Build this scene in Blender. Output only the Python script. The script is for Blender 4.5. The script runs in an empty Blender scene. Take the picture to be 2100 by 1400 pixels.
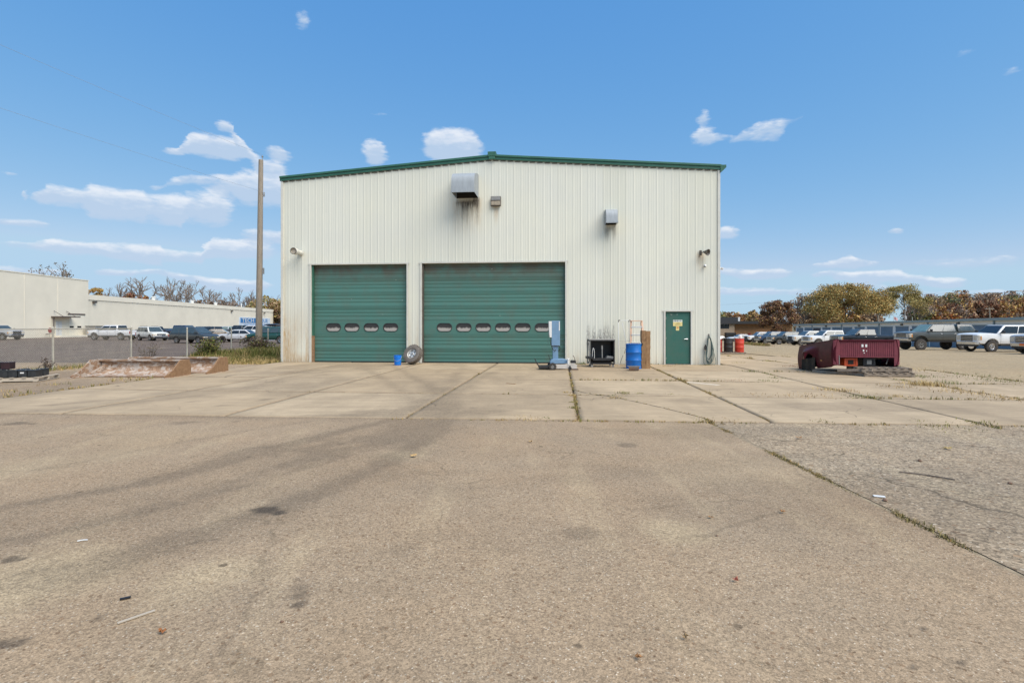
import bpy, bmesh, math, random
import numpy as np
from mathutils import Vector, Matrix

R = math.radians
SC = bpy.context.scene
COL = SC.collection

# ------------------------------------------------------------------ camera
EYE = 1.54
cam_d = bpy.data.cameras.new('camera'); cam = bpy.data.objects.new('camera', cam_d); COL.objects.link(cam)
cam.location = (0, 0, EYE); cam.rotation_euler = (R(90), 0, 0)
cam_d.sensor_width = 36; cam_d.lens = 36 * 1080 / 2100; cam_d.shift_y = -32 / 2100
cam_d.clip_start = 0.05; cam_d.clip_end = 9000
SC.camera = cam

# ------------------------------------------------------------------ sun, exposure
SUN_EL, SUN_AZ = R(54), R(136)        # compass azimuth from +Y clockwise: behind the viewer, to the right
sd = bpy.data.lights.new('sun', 'SUN'); so = bpy.data.objects.new('sun', sd); COL.objects.link(so)
sd.energy = 3.0; sd.angle = R(58); sd.color = (1.0, 0.93, 0.83)
sdir = Vector((math.sin(SUN_AZ) * math.cos(SUN_EL), math.cos(SUN_AZ) * math.cos(SUN_EL), math.sin(SUN_EL)))
so.rotation_euler = (-sdir).to_track_quat('-Z', 'Y').to_euler(); so.location = (-20, -20, 40)
SC.view_settings.view_transform = 'Standard'; SC.view_settings.look = 'None'
SC.view_settings.gamma = 1; SC.view_settings.exposure = 0.75
SC.view_settings.use_curve_mapping = False

# ------------------------------------------------------------------ node helpers
def nd(nt, typ, **kw):
    n = nt.nodes.new(typ)
    for k, v in kw.items():
        if k == 'ins':
            for a, b in v.items():
                if isinstance(b, bpy.types.NodeSocket): nt.links.new(b, n.inputs[a])
                else: n.inputs[a].default_value = b
        else: setattr(n, k, v)
    return n
def mth(nt, op, a, b=0.0, c=0.0, clamp=False):
    n = nt.nodes.new('ShaderNodeMath'); n.operation = op; n.use_clamp = clamp
    for i, v in enumerate((a, b, c)):
        if isinstance(v, bpy.types.NodeSocket): nt.links.new(v, n.inputs[i])
        else: n.inputs[i].default_value = v
    return n.outputs[0]
def mix(nt, fac, a, b, mode='MIX'):
    n = nt.nodes.new('ShaderNodeMix'); n.data_type = 'RGBA'; n.blend_type = mode
    for k, v in ((0, fac), (6, a), (7, b)):
        if isinstance(v, bpy.types.NodeSocket): nt.links.new(v, n.inputs[k])
        else: n.inputs[k].default_value = v if k == 0 else (tuple(v) + (1,))[:4]
    return n.outputs[2]
def mrange(nt, v, a, b, c=0.0, d=1.0, smooth=False):
    n = nt.nodes.new('ShaderNodeMapRange'); n.clamp = True
    if smooth: n.interpolation_type = 'SMOOTHSTEP'
    nt.links.new(v, n.inputs[0])
    for i, x in enumerate((a, b, c, d)): n.inputs[i + 1].default_value = x
    return n.outputs[0]
def noise(nt, vec, scale, detail=3, rough=.55, dist=0):
    n = nd(nt, 'ShaderNodeTexNoise', ins={'Scale': scale, 'Detail': detail, 'Roughness': rough, 'Distortion': dist})
    if vec is not None: nt.links.new(vec, n.inputs['Vector'])
    return n.outputs['Fac']
def mapping(nt, vec, sc=(1, 1, 1), loc=(0, 0, 0)):
    n = nd(nt, 'ShaderNodeMapping', ins={'Scale': sc, 'Location': loc}); nt.links.new(vec, n.inputs['Vector']); return n.outputs[0]
def lin(r, g, b):
    f = lambda c: (c / 255 / 12.92) if c <= 10 else ((c / 255 + .055) / 1.055) ** 2.4
    return (f(r), f(g), f(b))

# ------------------------------------------------------------------ world: sky with clouds by direction
W = bpy.data.worlds.new('World'); SC.world = W; W.use_nodes = True
nt = W.node_tree; nt.nodes.clear()
sky = nd(nt, 'ShaderNodeTexSky', sky_type='NISHITA', sun_disc=False, sun_elevation=SUN_EL, sun_rotation=SUN_AZ,
         altitude=200, air_density=1.0, dust_density=0.0, ozone_density=5.0)
SKY_STR = .085
CLOUD_LO = tuple(c / SKY_STR for c in (.31, .385, .49)); CLOUD_HI = tuple(c / SKY_STR for c in (.52, .54, .575))
# clouds sit in bands of the sky; along each band a ramp over azimuth holds (weight, height in the band, thickness)
def az_(px): return math.degrees(math.atan((px - 1050) / 1080))
def el_(px, py): x = (px - 1050) / 1080; return math.degrees(math.atan((668 - py) / 1080 / math.hypot(1, x)))
BANDS = [   # (photo x, photo y, half width, half height, weight)
    [(620, 42, 22, 20, .6), (1975, 110, 30, 9, .35), (2068, 148, 36, 10, .4)],
    [(358, 311, 38, 7, .75), (438, 301, 80, 18, 1.05), (572, 316, 34, 13, .8), (768, 315, 32, 22, 1.0), (928, 302, 72, 26, 1.15)],
    [(1444, 279, 36, 17, .85), (1505, 287, 18, 8, .5), (1585, 266, 52, 20, .72), (1634, 242, 16, 5, .4)],
    [(467, 260, 26, 12, .8), (552, 346, 52, 15, .85), (1442, 240, 16, 16, .65), (780, 233, 20, 5, .4), (638, 215, 14, 6, .35)],
    [(15, 357, 20, 6, .55), (318, 386, 24, 6, .55), (405, 370, 58, 12, .65), (540, 388, 84, 30, .98)],
    [(52, 404, 12, 6, .3), (135, 404, 90, 17, .9), (240, 418, 110, 25, 1.15), (340, 431, 90, 27, 1.15), (415, 425, 75, 30, 1.1), (1490, 478, 34, 11, .95), (1834, 475, 20, 6, .75)],
    [(45, 457, 66, 9, .65), (552, 487, 70, 14, .8), (1685, 544, 30, 7, .7), (1745, 538, 32, 11, 1.05), (1784, 541, 17, 6, .65), (1890, 538, 20, 7, .5), (2020, 537, 95, 15, .5)],
    [(40, 505, 60, 9, .6), (170, 509, 110, 12, .95), (275, 520, 110, 17, 1.1), (375, 526, 80, 12, .9), (485, 512, 95, 16, 1.05)],
    [(1475, 553, 22, 9, .8), (1560, 562, 80, 10, .95), (1690, 563, 30, 7, .75), (1802, 567, 66, 11, 1.1), (1945, 579, 55, 9, .95)],
    [(55, 556, 100, 9, .65), (245, 559, 65, 8, .8), (317, 557, 50, 6, .7), (480, 585, 90, 11, .95)],
    [(1480, 598, 36, 8, .75), (1562, 598, 52, 8, .85), (1625, 600, 32, 7, .75), (1760, 588, 90, 7, .55), (1900, 602, 70, 7, .5), (2040, 598, 60, 7, .5)]]
FOLD = 46.0                             # beyond the view the bands run on, mirrored
tc = nd(nt, 'ShaderNodeTexCoord'); sx = nd(nt, 'ShaderNodeSeparateXYZ'); nt.links.new(tc.outputs['Generated'], sx.inputs[0])
az = mth(nt, 'MULTIPLY', mth(nt, 'ARCTAN2', sx.outputs[0], sx.outputs[1]), 180 / math.pi)
el = mth(nt, 'MULTIPLY', mth(nt, 'ARCSINE', sx.outputs[2]), 180 / math.pi)
azf = mth(nt, 'SUBTRACT', mth(nt, 'PINGPONG', mth(nt, 'ADD', az, FOLD + 4 * FOLD), 2 * FOLD), FOLD)
cb = nd(nt, 'ShaderNodeCombineXYZ', ins={0: mth(nt, 'MULTIPLY', az, .7), 1: mth(nt, 'MULTIPLY', el, 2.0), 2: 0.0})
wr = nd(nt, 'ShaderNodeTexNoise', ins={'Scale': .42, 'Detail': 5, 'Roughness': .62}); nt.links.new(cb.outputs[0], wr.inputs['Vector'])
ws = nd(nt, 'ShaderNodeSeparateColor'); nt.links.new(wr.outputs['Color'], ws.inputs[0])
az2 = mth(nt, 'ADD', azf, mth(nt, 'MULTIPLY', mth(nt, 'SUBTRACT', ws.outputs[0], .5), 2.4))
el2 = mth(nt, 'ADD', el, mth(nt, 'MULTIPLY', mth(nt, 'SUBTRACT', ws.outputs[1], .5), .7))
fac = mth(nt, 'MULTIPLY_ADD', az2, 1 / (2 * FOLD), .5)
tot = None; acc = None
for band in BANDS:
    rp = nt.nodes.new('ShaderNodeValToRGB'); rp.color_ramp.interpolation = 'EASE'; nt.links.new(fac, rp.inputs[0])
    e0 = min(el_(x, y) for x, y, *_ in band) - .5; e1 = max(el_(x, y) for x, y, *_ in band) + .5
    st = []
    for x, y, hw, hh, w in sorted(band):
        pl = .42 if hw > 60 else .12; hw *= 1.12 if hw > 60 else 1.3; w *= .98; hh *= 1.1
        g = ((el_(x, y) - e0) / (e1 - e0), math.degrees(hh / 1080) / math.hypot(1, (x - 1050) / 1080) / 4)
        st += [((az_(x + k_ * hw) + FOLD) / (2 * FOLD), (w_, *g)) for k_, w_ in ((-1, 0), (-pl, w), (pl, w), (1, 0))]
    ok = []                              # overlapping neighbours: share the valley
    for i, s_ in enumerate(st):
        if ok and s_[0] <= ok[-1][0]:
            q = (s_[0] + ok[-1][0]) / 2; pv = ok.pop(); ok.append((q, (.8 * min(1, max(pv[1][0], st[i + 1][1][0] if i + 1 < len(st) else 0)), (pv[1][1] + s_[1][1]) / 2, (pv[1][2] + s_[1][2]) / 2)))
        else: ok.append(s_)
    ok.sort(); els = rp.color_ramp.elements
    while len(els) < len(ok): els.new(.5)
    for e_, (p_, c_) in zip(els, ok): e_.position = min(1, max(0, p_))
    for e_, (p_, c_) in zip(els, ok): e_.color = (*c_, 1)
    sc_ = nd(nt, 'ShaderNodeSeparateColor'); nt.links.new(rp.outputs[0], sc_.inputs[0])
    ctr = mth(nt, 'MULTIPLY_ADD', sc_.outputs[1], e1 - e0, e0)
    tt = mth(nt, 'DIVIDE', mth(nt, 'SUBTRACT', el2, ctr), mth(nt, 'MULTIPLY_ADD', sc_.outputs[2], 4.6, .02))
    g = mth(nt, 'MAXIMUM', mth(nt, 'SUBTRACT', mth(nt, 'MULTIPLY', sc_.outputs[0], 1.12), mth(nt, 'MULTIPLY', mth(nt, 'MULTIPLY', tt, tt), .8)), 0.0)
    gt = mth(nt, 'MULTIPLY', g, tt)
    tot = g if tot is None else mth(nt, 'ADD', tot, g); acc = gt if acc is None else mth(nt, 'ADD', acc, gt)
n1 = noise(nt, cb.outputs[0], .85, 7, .6, .15)
d0 = mth(nt, 'ADD', tot, mth(nt, 'MULTIPLY', mth(nt, 'SUBTRACT', n1, .5), 1.0))
mask = mth(nt, 'MULTIPLY', mth(nt, 'MULTIPLY', mrange(nt, d0, .20, .88, 0, 1, True), mrange(nt, tot, .0, .4, 0, 1, True)), .87)
side = mth(nt, 'DIVIDE', acc, mth(nt, 'MAXIMUM', tot, .05))
litc = mrange(nt, mth(nt, 'ADD', side, mth(nt, 'MULTIPLY', mth(nt, 'SUBTRACT', n1, .5), 1.6)), -.15, .95, 0, 1, True)
ccol = mix(nt, litc, CLOUD_LO, CLOUD_HI)
ss = nd(nt, 'ShaderNodeSeparateColor'); nt.links.new(sky.outputs[0], ss.inputs[0])   # a clear, pale autumn sky: flatter towards the horizon
SKS = SKY_STR * 2 ** SC.view_settings.exposure
ch = [mth(nt, 'MULTIPLY', mth(nt, 'POWER', mth(nt, 'MULTIPLY', mth(nt, 'MAXIMUM', ss.outputs[i], 1e-4), .143), p), k / SKS) for i, (p, k) in enumerate(((1.02, 1.0), (.54, .745), (.2, .83)))]
hs = nd(nt, 'ShaderNodeCombineColor', ins={0: mth(nt, 'MINIMUM', ch[0], .46 / SKS), 1: mth(nt, 'MINIMUM', ch[1], .655 / SKS), 2: mth(nt, 'MINIMUM', ch[2], .84 / SKS)})
skc = mix(nt, mask, hs.outputs[0], ccol)
bg = nd(nt, 'ShaderNodeBackground', ins={'Strength': SKY_STR}); nt.links.new(skc, bg.inputs['Color'])
ow = nd(nt, 'ShaderNodeOutputWorld'); nt.links.new(bg.outputs[0], ow.inputs[0])

# ------------------------------------------------------------------ materials
MATS = {}
def newmat(name):
    m = bpy.data.materials.new(name); m.use_nodes = True; t = m.node_tree; t.nodes.clear()
    b = nd(t, 'ShaderNodeBsdfPrincipled'); o = nd(t, 'ShaderNodeOutputMaterial'); t.links.new(b.outputs[0], o.inputs[0])
    MATS[name] = m
    return m, t, b
def objco(t): return nd(t, 'ShaderNodeTexCoord').outputs['Object']
def wpos(t): return nd(t, 'ShaderNodeNewGeometry').outputs['Position']
def bump(t, b, h, strength=.3, dist=.01):
    n = nd(t, 'ShaderNodeBump', ins={'Strength': strength, 'Distance': dist, 'Height': h}); t.links.new(n.outputs[0], b.inputs['Normal'])
def pm(name, col, rough=.6, metal=0., var=.12, vs=4., dirt=0., dirtc=(.12, .09, .06), bmp=0., bs=60., coat=0., spec=.5, stretch=(1, 1, 1)):
    m, t, b = newmat(name)
    v = mapping(t, objco(t), stretch)
    n = noise(t, v, vs, 4, .6)
    lo = tuple(c * (1 - var) for c in col); hi = tuple(min(1, c * (1 + var)) for c in col)
    c = mix(t, mrange(t, n, .3, .7), lo, hi)
    if dirt:
        n2 = noise(t, v, vs * 2.7, 5, .65)
        c = mix(t, mrange(t, n2, .62 - dirt * .3, .8, 0, min(1, dirt * 1.4)), c, dirtc)
    t.links.new(c, b.inputs['Base Color'])
    b.inputs['Roughness'].default_value = rough; b.inputs['Metallic'].default_value = metal
    b.inputs['Specular IOR Level'].default_value = spec
    b.inputs['Coat Weight'].default_value = coat; b.inputs['Coat Roughness'].default_value = .06
    if bmp: bump(t, b, noise(t, v, bs, 3), bmp)
    return m
def M(n): return MATS[n]
# ------------------------------------------------------------------ mesh helpers
class MB:
    def __init__(s): s.v = []; s.f = []; s.m = []
    def add(s, vs, fs, mi=0):
        o = len(s.v); s.v += [tuple(p) for p in vs]
        for f in fs: s.f.append(tuple(i + o for i in f)); s.m.append(mi)
        return s
    def box(s, c, d, mi=0, rot=None):
        x, y, z = d[0] / 2, d[1] / 2, d[2] / 2
        vs = [Vector(p) for p in ((-x, -y, -z), (x, -y, -z), (x, y, -z), (-x, y, -z), (-x, -y, z), (x, -y, z), (x, y, z), (-x, y, z))]
        if rot is not None: vs = [rot @ p for p in vs]
        vs = [p + Vector(c) for p in vs]
        return s.add(vs, [(0, 3, 2, 1), (4, 5, 6, 7), (0, 1, 5, 4), (1, 2, 6, 5), (2, 3, 7, 6), (3, 0, 4, 7)], mi)
    def bx(s, x0, x1, y0, y1, z0, z1, mi=0): return s.box(((x0 + x1) / 2, (y0 + y1) / 2, (z0 + z1) / 2), (abs(x1 - x0), abs(y1 - y0), abs(z1 - z0)), mi)
    def bar(s, p0, p1, w, h, mi=0):
        p0, p1 = Vector(p0), Vector(p1); d = p1 - p0
        return s.box((p0 + p1) / 2, (d.length, w, h), mi, d.to_track_quat('X', 'Z').to_matrix())
    def cyl(s, p0, p1, r0, r1=None, n=12, mi=0, caps=True):
        r1 = r0 if r1 is None else r1
        p0, p1 = Vector(p0), Vector(p1); q = (p1 - p0).to_track_quat('Z', 'Y').to_matrix()
        vs = []
        for p, r in ((p0, r0), (p1, r1)):
            for i in range(n):
                a = 2 * math.pi * i / n; vs.append(p + q @ Vector((r * math.cos(a), r * math.sin(a), 0)))
        fs = [(i, (i + 1) % n, n + (i + 1) % n, n + i) for i in range(n)]
        if caps: fs += [tuple(range(n - 1, -1, -1)), tuple(range(n, 2 * n))]
        return s.add(vs, fs, mi)
    def tube(s, pts, r, n=8, mi=0):
        pts = [Vector(p) for p in pts]; k = len(pts); vs = []
        up = None
        for i, p in enumerate(pts):
            d = (pts[min(i + 1, k - 1)] - pts[max(i - 1, 0)]).normalized()
            if up is None: up = Vector((0, 0, 1)) if abs(d.z) < .9 else Vector((1, 0, 0))
            a = d.cross(up).normalized(); b = a.cross(d).normalized(); up = b
            ri = r[i] if isinstance(r, (list, tuple)) else r
            for j in range(n):
                t = 2 * math.pi * j / n; vs.append(p + (a * math.cos(t) + b * math.sin(t)) * ri)
        fs = [(i * n + j, i * n + (j + 1) % n, (i + 1) * n + (j + 1) % n, (i + 1) * n + j) for i in range(k - 1) for j in range(n)]
        fs += [tuple(range(n - 1, -1, -1)), tuple(range((k - 1) * n, k * n))]
        return s.add(vs, fs, mi)
    def lathe(s, prof, n=24, mat=None, mi=0, close=False):
        mat = mat or Matrix.Identity(4); vs = []; k = len(prof)
        for (r, z) in prof:
            for i in range(n):
                a = 2 * math.pi * i / n; vs.append(mat @ Vector((r * math.cos(a), r * math.sin(a), z)))
        rng = k if close else k - 1
        fs = [(j * n + i, j * n + (i + 1) % n, ((j + 1) % k) * n + (i + 1) % n, ((j + 1) % k) * n + i) for j in range(rng) for i in range(n)]
        if not close:
            if prof[0][0] > 1e-6: fs.append(tuple(range(n - 1, -1, -1)))
            if prof[-1][0] > 1e-6: fs.append(tuple(range((k - 1) * n, k * n)))
        return s.add(vs, fs, mi)
    def prism(s, poly, y0, y1, mi=0, fn=None):
        """polygon in (x, z) swept along y"""
        fn = fn or (lambda x, y, z: (x, y, z)); n = len(poly)
        vs = [fn(x, y0, z) for x, z in poly] + [fn(x, y1, z) for x, z in poly]
        return s.add(vs, [tuple(range(n)), tuple(range(2 * n - 1, n - 1, -1))] + [(i, n + i, n + (i + 1) % n, (i + 1) % n) for i in range(n)], mi)
    def mesh(s, name, mats, bevel=0, seg=2, smooth=None, fix=True):
        me = bpy.data.meshes.new(name); me.from_pydata(s.v, [], s.f)
        for m in (mats if isinstance(mats, (list, tuple)) else [mats]): me.materials.append(MATS[m] if isinstance(m, str) else m)
        me.polygons.foreach_set('material_index', s.m)
        if fix or bevel:
            bm = bmesh.new(); bm.from_mesh(me)
            if bevel:
                bmesh.ops.remove_doubles(bm, verts=bm.verts, dist=1e-5)
                es = [e for e in bm.edges if len(e.link_faces) == 2 and e.calc_face_angle(0) > .5]
                bmesh.ops.bevel(bm, geom=es, offset=bevel, segments=seg, affect='EDGES', profile=.5)
            bmesh.ops.recalc_face_normals(bm, faces=bm.faces); bm.to_mesh(me); bm.free()
        if smooth is not None:
            me.polygons.foreach_set('use_smooth', [True] * len(me.polygons)); me.set_sharp_from_angle(angle=R(smooth))
        me.update()
        return me
    def build(s, name, mats, parent=None, loc=(0, 0, 0), rot=(0, 0, 0), **kw):
        return ob(name, s.mesh(name, mats, **kw), parent, loc, rot)
def ob(name, me, parent=None, loc=(0, 0, 0), rot=(0, 0, 0)):
    o = bpy.data.objects.new(name, me); COL.objects.link(o); o.parent = parent; o.location = loc; o.rotation_euler = rot
    return o
def tag(o, label, cat, group=None):
    o['label'] = label; o['category'] = cat
    if group: o['group'] = group
    return o
def thing(name, label, cat, loc=(0, 0, 0), rz=0, group=None):
    o = bpy.data.objects.new(name, None); COL.objects.link(o); o.location = loc; o.rotation_euler = (0, 0, rz); o.empty_display_size = .2
    return tag(o, label, cat, group)
def kind(o, k): o['kind'] = k; return o
def npmesh(name, V, F, mats, col=None, cname='stain', mi=None):
    """fast mesh from numpy: V (n,3), F (m,k)"""
    me = bpy.data.meshes.new(name); V = np.asarray(V, np.float32); F = np.asarray(F, np.int32)
    me.vertices.add(len(V)); me.vertices.foreach_set('co', V.ravel())
    k = F.shape[1]; me.loops.add(F.size); me.loops.foreach_set('vertex_index', F.ravel())
    me.polygons.add(len(F)); me.polygons.foreach_set('loop_start', np.arange(0, F.size, k, dtype=np.int32))
    for m in (mats if isinstance(mats, (list, tuple)) else [mats]): me.materials.append(MATS[m])
    if mi is not None: me.polygons.foreach_set('material_index', np.asarray(mi, np.int32))
    me.update(calc_edges=True); me.validate()
    if col is not None:
        a = me.attributes.new(cname, 'FLOAT_COLOR', 'POINT'); c = np.ones((len(V), 4), np.float32); c[:, :col.shape[1]] = col
        a.data.foreach_set('color', c.ravel())
    return me
def gridmesh(name, xs, ys, zf, mat, stain=None, keep=None):
    X, Y = np.meshgrid(xs, ys); V = np.stack([X, Y, zf(X, Y)], -1).reshape(-1, 3)
    nx, ny = len(xs), len(ys); i = np.arange(nx * ny).reshape(ny, nx)
    F = np.stack([i[:-1, :-1], i[:-1, 1:], i[1:, 1:], i[1:, :-1]], -1).reshape(-1, 4)
    if keep is not None: F = F[keep(V[F].mean(1))]
    col = stain(V[:, 0], V[:, 1]) if stain else None
    me = npmesh(name, V, F, mat, col); me.polygons.foreach_set('use_smooth', [True] * len(me.polygons)); return me

# ------------------------------------------------------------------ terrain and building frame
def sst(a, b, x): t = np.clip((x - a) / (b - a), 0, 1); return t * t * (3 - 2 * t)
def zt(X, Y):
    X = np.asarray(X, float); Y = np.asarray(Y, float)
    rt = -np.clip((Y - 20) * .0212, 0, 1.5); lf = -np.clip((Y - 22) * .012, 0, .3)
    w = sst(2, 13, X - .09 * (Y - 20))
    far = sst(95, 400, Y)
    return (lf * (1 - w) + rt * w) * (1 - far) + -1.4 * far
def ztf(x, y): return float(zt(x, y))
BL = Vector((-9.81, 22.45, 0)); BA = -math.atan2(1.65, 18.0)
BE = Vector((math.cos(BA), math.sin(BA), 0)); BN = Vector((-math.sin(BA), math.cos(BA), 0))
def bf(u, v, z=0.0): p = BL + BE * u + BN * v; return Vector((p.x, p.y, z))
def gp(px, py):                         # flat-ground point seen at this place of the photograph
    y = 1080 * EYE / (py - 668); return ((px - 1050) / 1080 * y, y)
def hash2(i, j):
    h = np.sin(i * 127.1 + j * 311.7) * 43758.5453; return h - np.floor(h)
def vnoise(x, y):
    xi, yi = np.floor(x), np.floor(y); fx, fy = x - xi, y - yi; fx = fx * fx * (3 - 2 * fx); fy = fy * fy * (3 - 2 * fy)
    return (hash2(xi, yi) * (1 - fx) + hash2(xi + 1, yi) * fx) * (1 - fy) + (hash2(xi, yi + 1) * (1 - fx) + hash2(xi + 1, yi + 1) * fx) * fy
def fbm(x, y, o=4):
    s = 0; a = .5
    for k in range(o): s = s + a * vnoise(x * 2 ** k + 17 * k, y * 2 ** k - 9 * k); a *= .5
    return s
def polydist(X, Y, pts):
    d = np.full(X.shape, 1e9)
    for (a, b), (c, e) in zip(pts[:-1], pts[1:]):
        dx, dy = c - a, e - b; t = np.clip(((X - a) * dx + (Y - b) * dy) / (dx * dx + dy * dy), 0, 1)
        d = np.minimum(d, np.hypot(X - a - t * dx, Y - b - t * dy))
    return d
def spline(pts, n=12):
    out = []
    P = [np.array(p, float) for p in pts]; P = [2 * P[0] - P[1]] + P + [2 * P[-1] - P[-2]]
    for i in range(1, len(P) - 2):
        for k in range(n):
            t = k / n; a, b, c, d = P[i - 1], P[i], P[i + 1], P[i + 2]
            out.append(.5 * (2 * b + (c - a) * t + (2 * a - 5 * b + 4 * c - d) * t * t + (3 * b - a - 3 * c + d) * t ** 3))
    out.append(P[-2]); return [tuple(p) for p in out]

# tyre tracks, oil drips and sand swept over the yard (wear with a shape of its own)
TRACKS = [([(905, 830), (800, 862), (700, 885), (600, 908), (480, 945), (330, 985), (160, 1015), (0, 1042)], .20, .30),
          ([(915, 828), (850, 872), (770, 905), (640, 940), (560, 962), (430, 1005), (280, 1045), (90, 1090), (-60, 1120)], .24, .26),
          ([(900, 832), (760, 868), (600, 915), (560, 935), (520, 925), (470, 940), (300, 985)], .14, .2),
          ([(930, 826), (860, 900), (760, 960), (600, 1030), (380, 1110), (150, 1180), (-80, 1230)], .38, .22),
          ([(1010, 764), (960, 790), (900, 832)], .5, .22), ([(820, 845), (700, 852), (560, 856), (400, 853)], .28, .24),
          ([(850, 775), (900, 800), (870, 840)], .5, .14), ([(690, 762), (560, 790), (380, 815), (150, 838), (-50, 852)], .5, .2),
          ([(560, 915), (500, 922), (430, 950)], .12, .22), ([(880, 862), (800, 905), (690, 940), (520, 990), (300, 1050), (60, 1105)], .16, .2), ([(925, 860), (880, 900), (800, 945), (640, 1015), (420, 1085), (180, 1150), (-50, 1195)], .2, .2), ([(700, 856), (560, 875), (380, 905), (150, 950), (-60, 985)], .14, .12), ([(735, 748), (790, 780), (860, 830), (905, 850)], .3, .22), ([(800, 748), (850, 775), (905, 812), (940, 850)], .25, .22), ([(950, 748), (930, 780), (890, 835)], .3, .2), ([(690, 760), (600, 772), (520, 792), (330, 812), (100, 832)], .22, .24), ([(860, 858), (820, 880), (700, 905), (640, 925)], .5, .26)]
TRK = [(spline([gp(*p) for p in a], 6), w, s) for a, w, s in TRACKS]
SPOTS = [(547, 1046, .10, 1.), (565, 1050, .05, .8), (526, 1045, .05, .9), (572, 1051, .06, 1.), (612, 1240, .045, .8), (614, 1222, .05, .55), (614, 1205, .05, .35), (615, 1190, .05, .2), (440, 1107, .025, .8), (400, 1112, .02, .7),
         (20, 1147, .06, .8), (45, 1146, .03, .8), (2, 1322, .05, .8), (40, 1318, .04, .7), (200, 1268, .035, .6), (1895, 1287, .02, .9), (1965, 1358, .02, .9), (1868, 1367, .02, .8),
         (1285, 912, .12, .45), (380, 866, .2, .5), (35, 868, .16, .6), (67, 869, .06, .7), (700, 910, .06, .3), (484, 864, .05, .6), (830, 1128, .12, .2), (1185, 1092, .12, .3), (1200, 1088, .1, .3),
         (610, 764, .5, .6), (570, 784, .3, .6), (640, 760, .5, .5), (395, 825, .1, .5), (545, 820, .12, .6), (455, 833, .15, .3), (1430, 770, .25, .5), (1400, 822, .35, .35), (1430, 826, .3, .3), (870, 846, 1.0, .6), (960, 846, .7, .5), (790, 850, .7, .5), (720, 858, .5, .25),
         (1250, 805, .3, .15), (905, 808, .4, .2), (1040, 800, .5, .18), (1000, 780, .8, .18), (880, 762, 1.2, .16), (740, 756, 1.0, .2)]
SAND = [(90, 1185, .45, .8), (180, 1180, .4, .6), (380, 1195, .3, .5), (440, 1175, .25, .6), (830, 933, .25, .8), (1380, 1088, .25, .7), (300, 900, .8, .25), (1530, 962, .8, .3), (240, 930, .5, .3), (60, 960, .6, .3), (1460, 880, 1.5, .12)]
def stain(X, Y):
    n = fbm(X * 1.7, Y * 1.7); n2 = fbm(X * 9, Y * 9, 3)
    dk = np.zeros(X.shape); sn = np.zeros(X.shape); oil = np.zeros(X.shape)
    for pts, w, s in TRK: dk = dk + 1.7 * s * (np.exp(-(polydist(X, Y, pts) / (w * .5)) ** 2) + .35 * np.exp(-(polydist(X, Y, pts) / (w * 1.5)) ** 2)) * np.clip(n * 1.2 + n2 * 1.1 - .2, 0, 1.3)
    dk = np.minimum(dk, .58)
    for px, py, r, s in SPOTS:
        x, y = gp(px, py); d = np.hypot(X - x, (Y - y) * (1 if r < .2 else 1.3)) / r
        if r < .2: oil = np.maximum(oil, s * sst(1.25, .75, d + (n2 - .45) * .9))
        else: dk = np.maximum(dk, s * sst(1.35, .55, d + (n2 - .45) * 1.1))
    for px, py, r, s in SAND:
        x, y = gp(px, py); sn = np.maximum(sn, s * sst(1.6, .2, np.hypot(X - x, Y - y) / r + (n - .45) * 1.2))
    ap = sst(8.6, 9.4, Y + .067 * X) * sst(3.5, -1.5, X); dk = np.maximum(dk, ap * .42 * sst(.42, .66, fbm(X * .55 + 2, Y * .3 + 7)))
    dk = np.maximum(dk, .28 * sst(.50, .68, fbm(X * .35 + 5, Y * .9 - 3)) * sst(14, 4, np.abs(Y - 10)))
    dk = np.maximum(dk, .62 * np.exp(-((Y - (8.64 - .067 * X)) / .055) ** 2) * np.clip(.2 + 1.3 * n, 0, 1))
    return np.stack([np.clip(dk, 0, 1), np.clip(sn, 0, 1), oil], -1)
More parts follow.
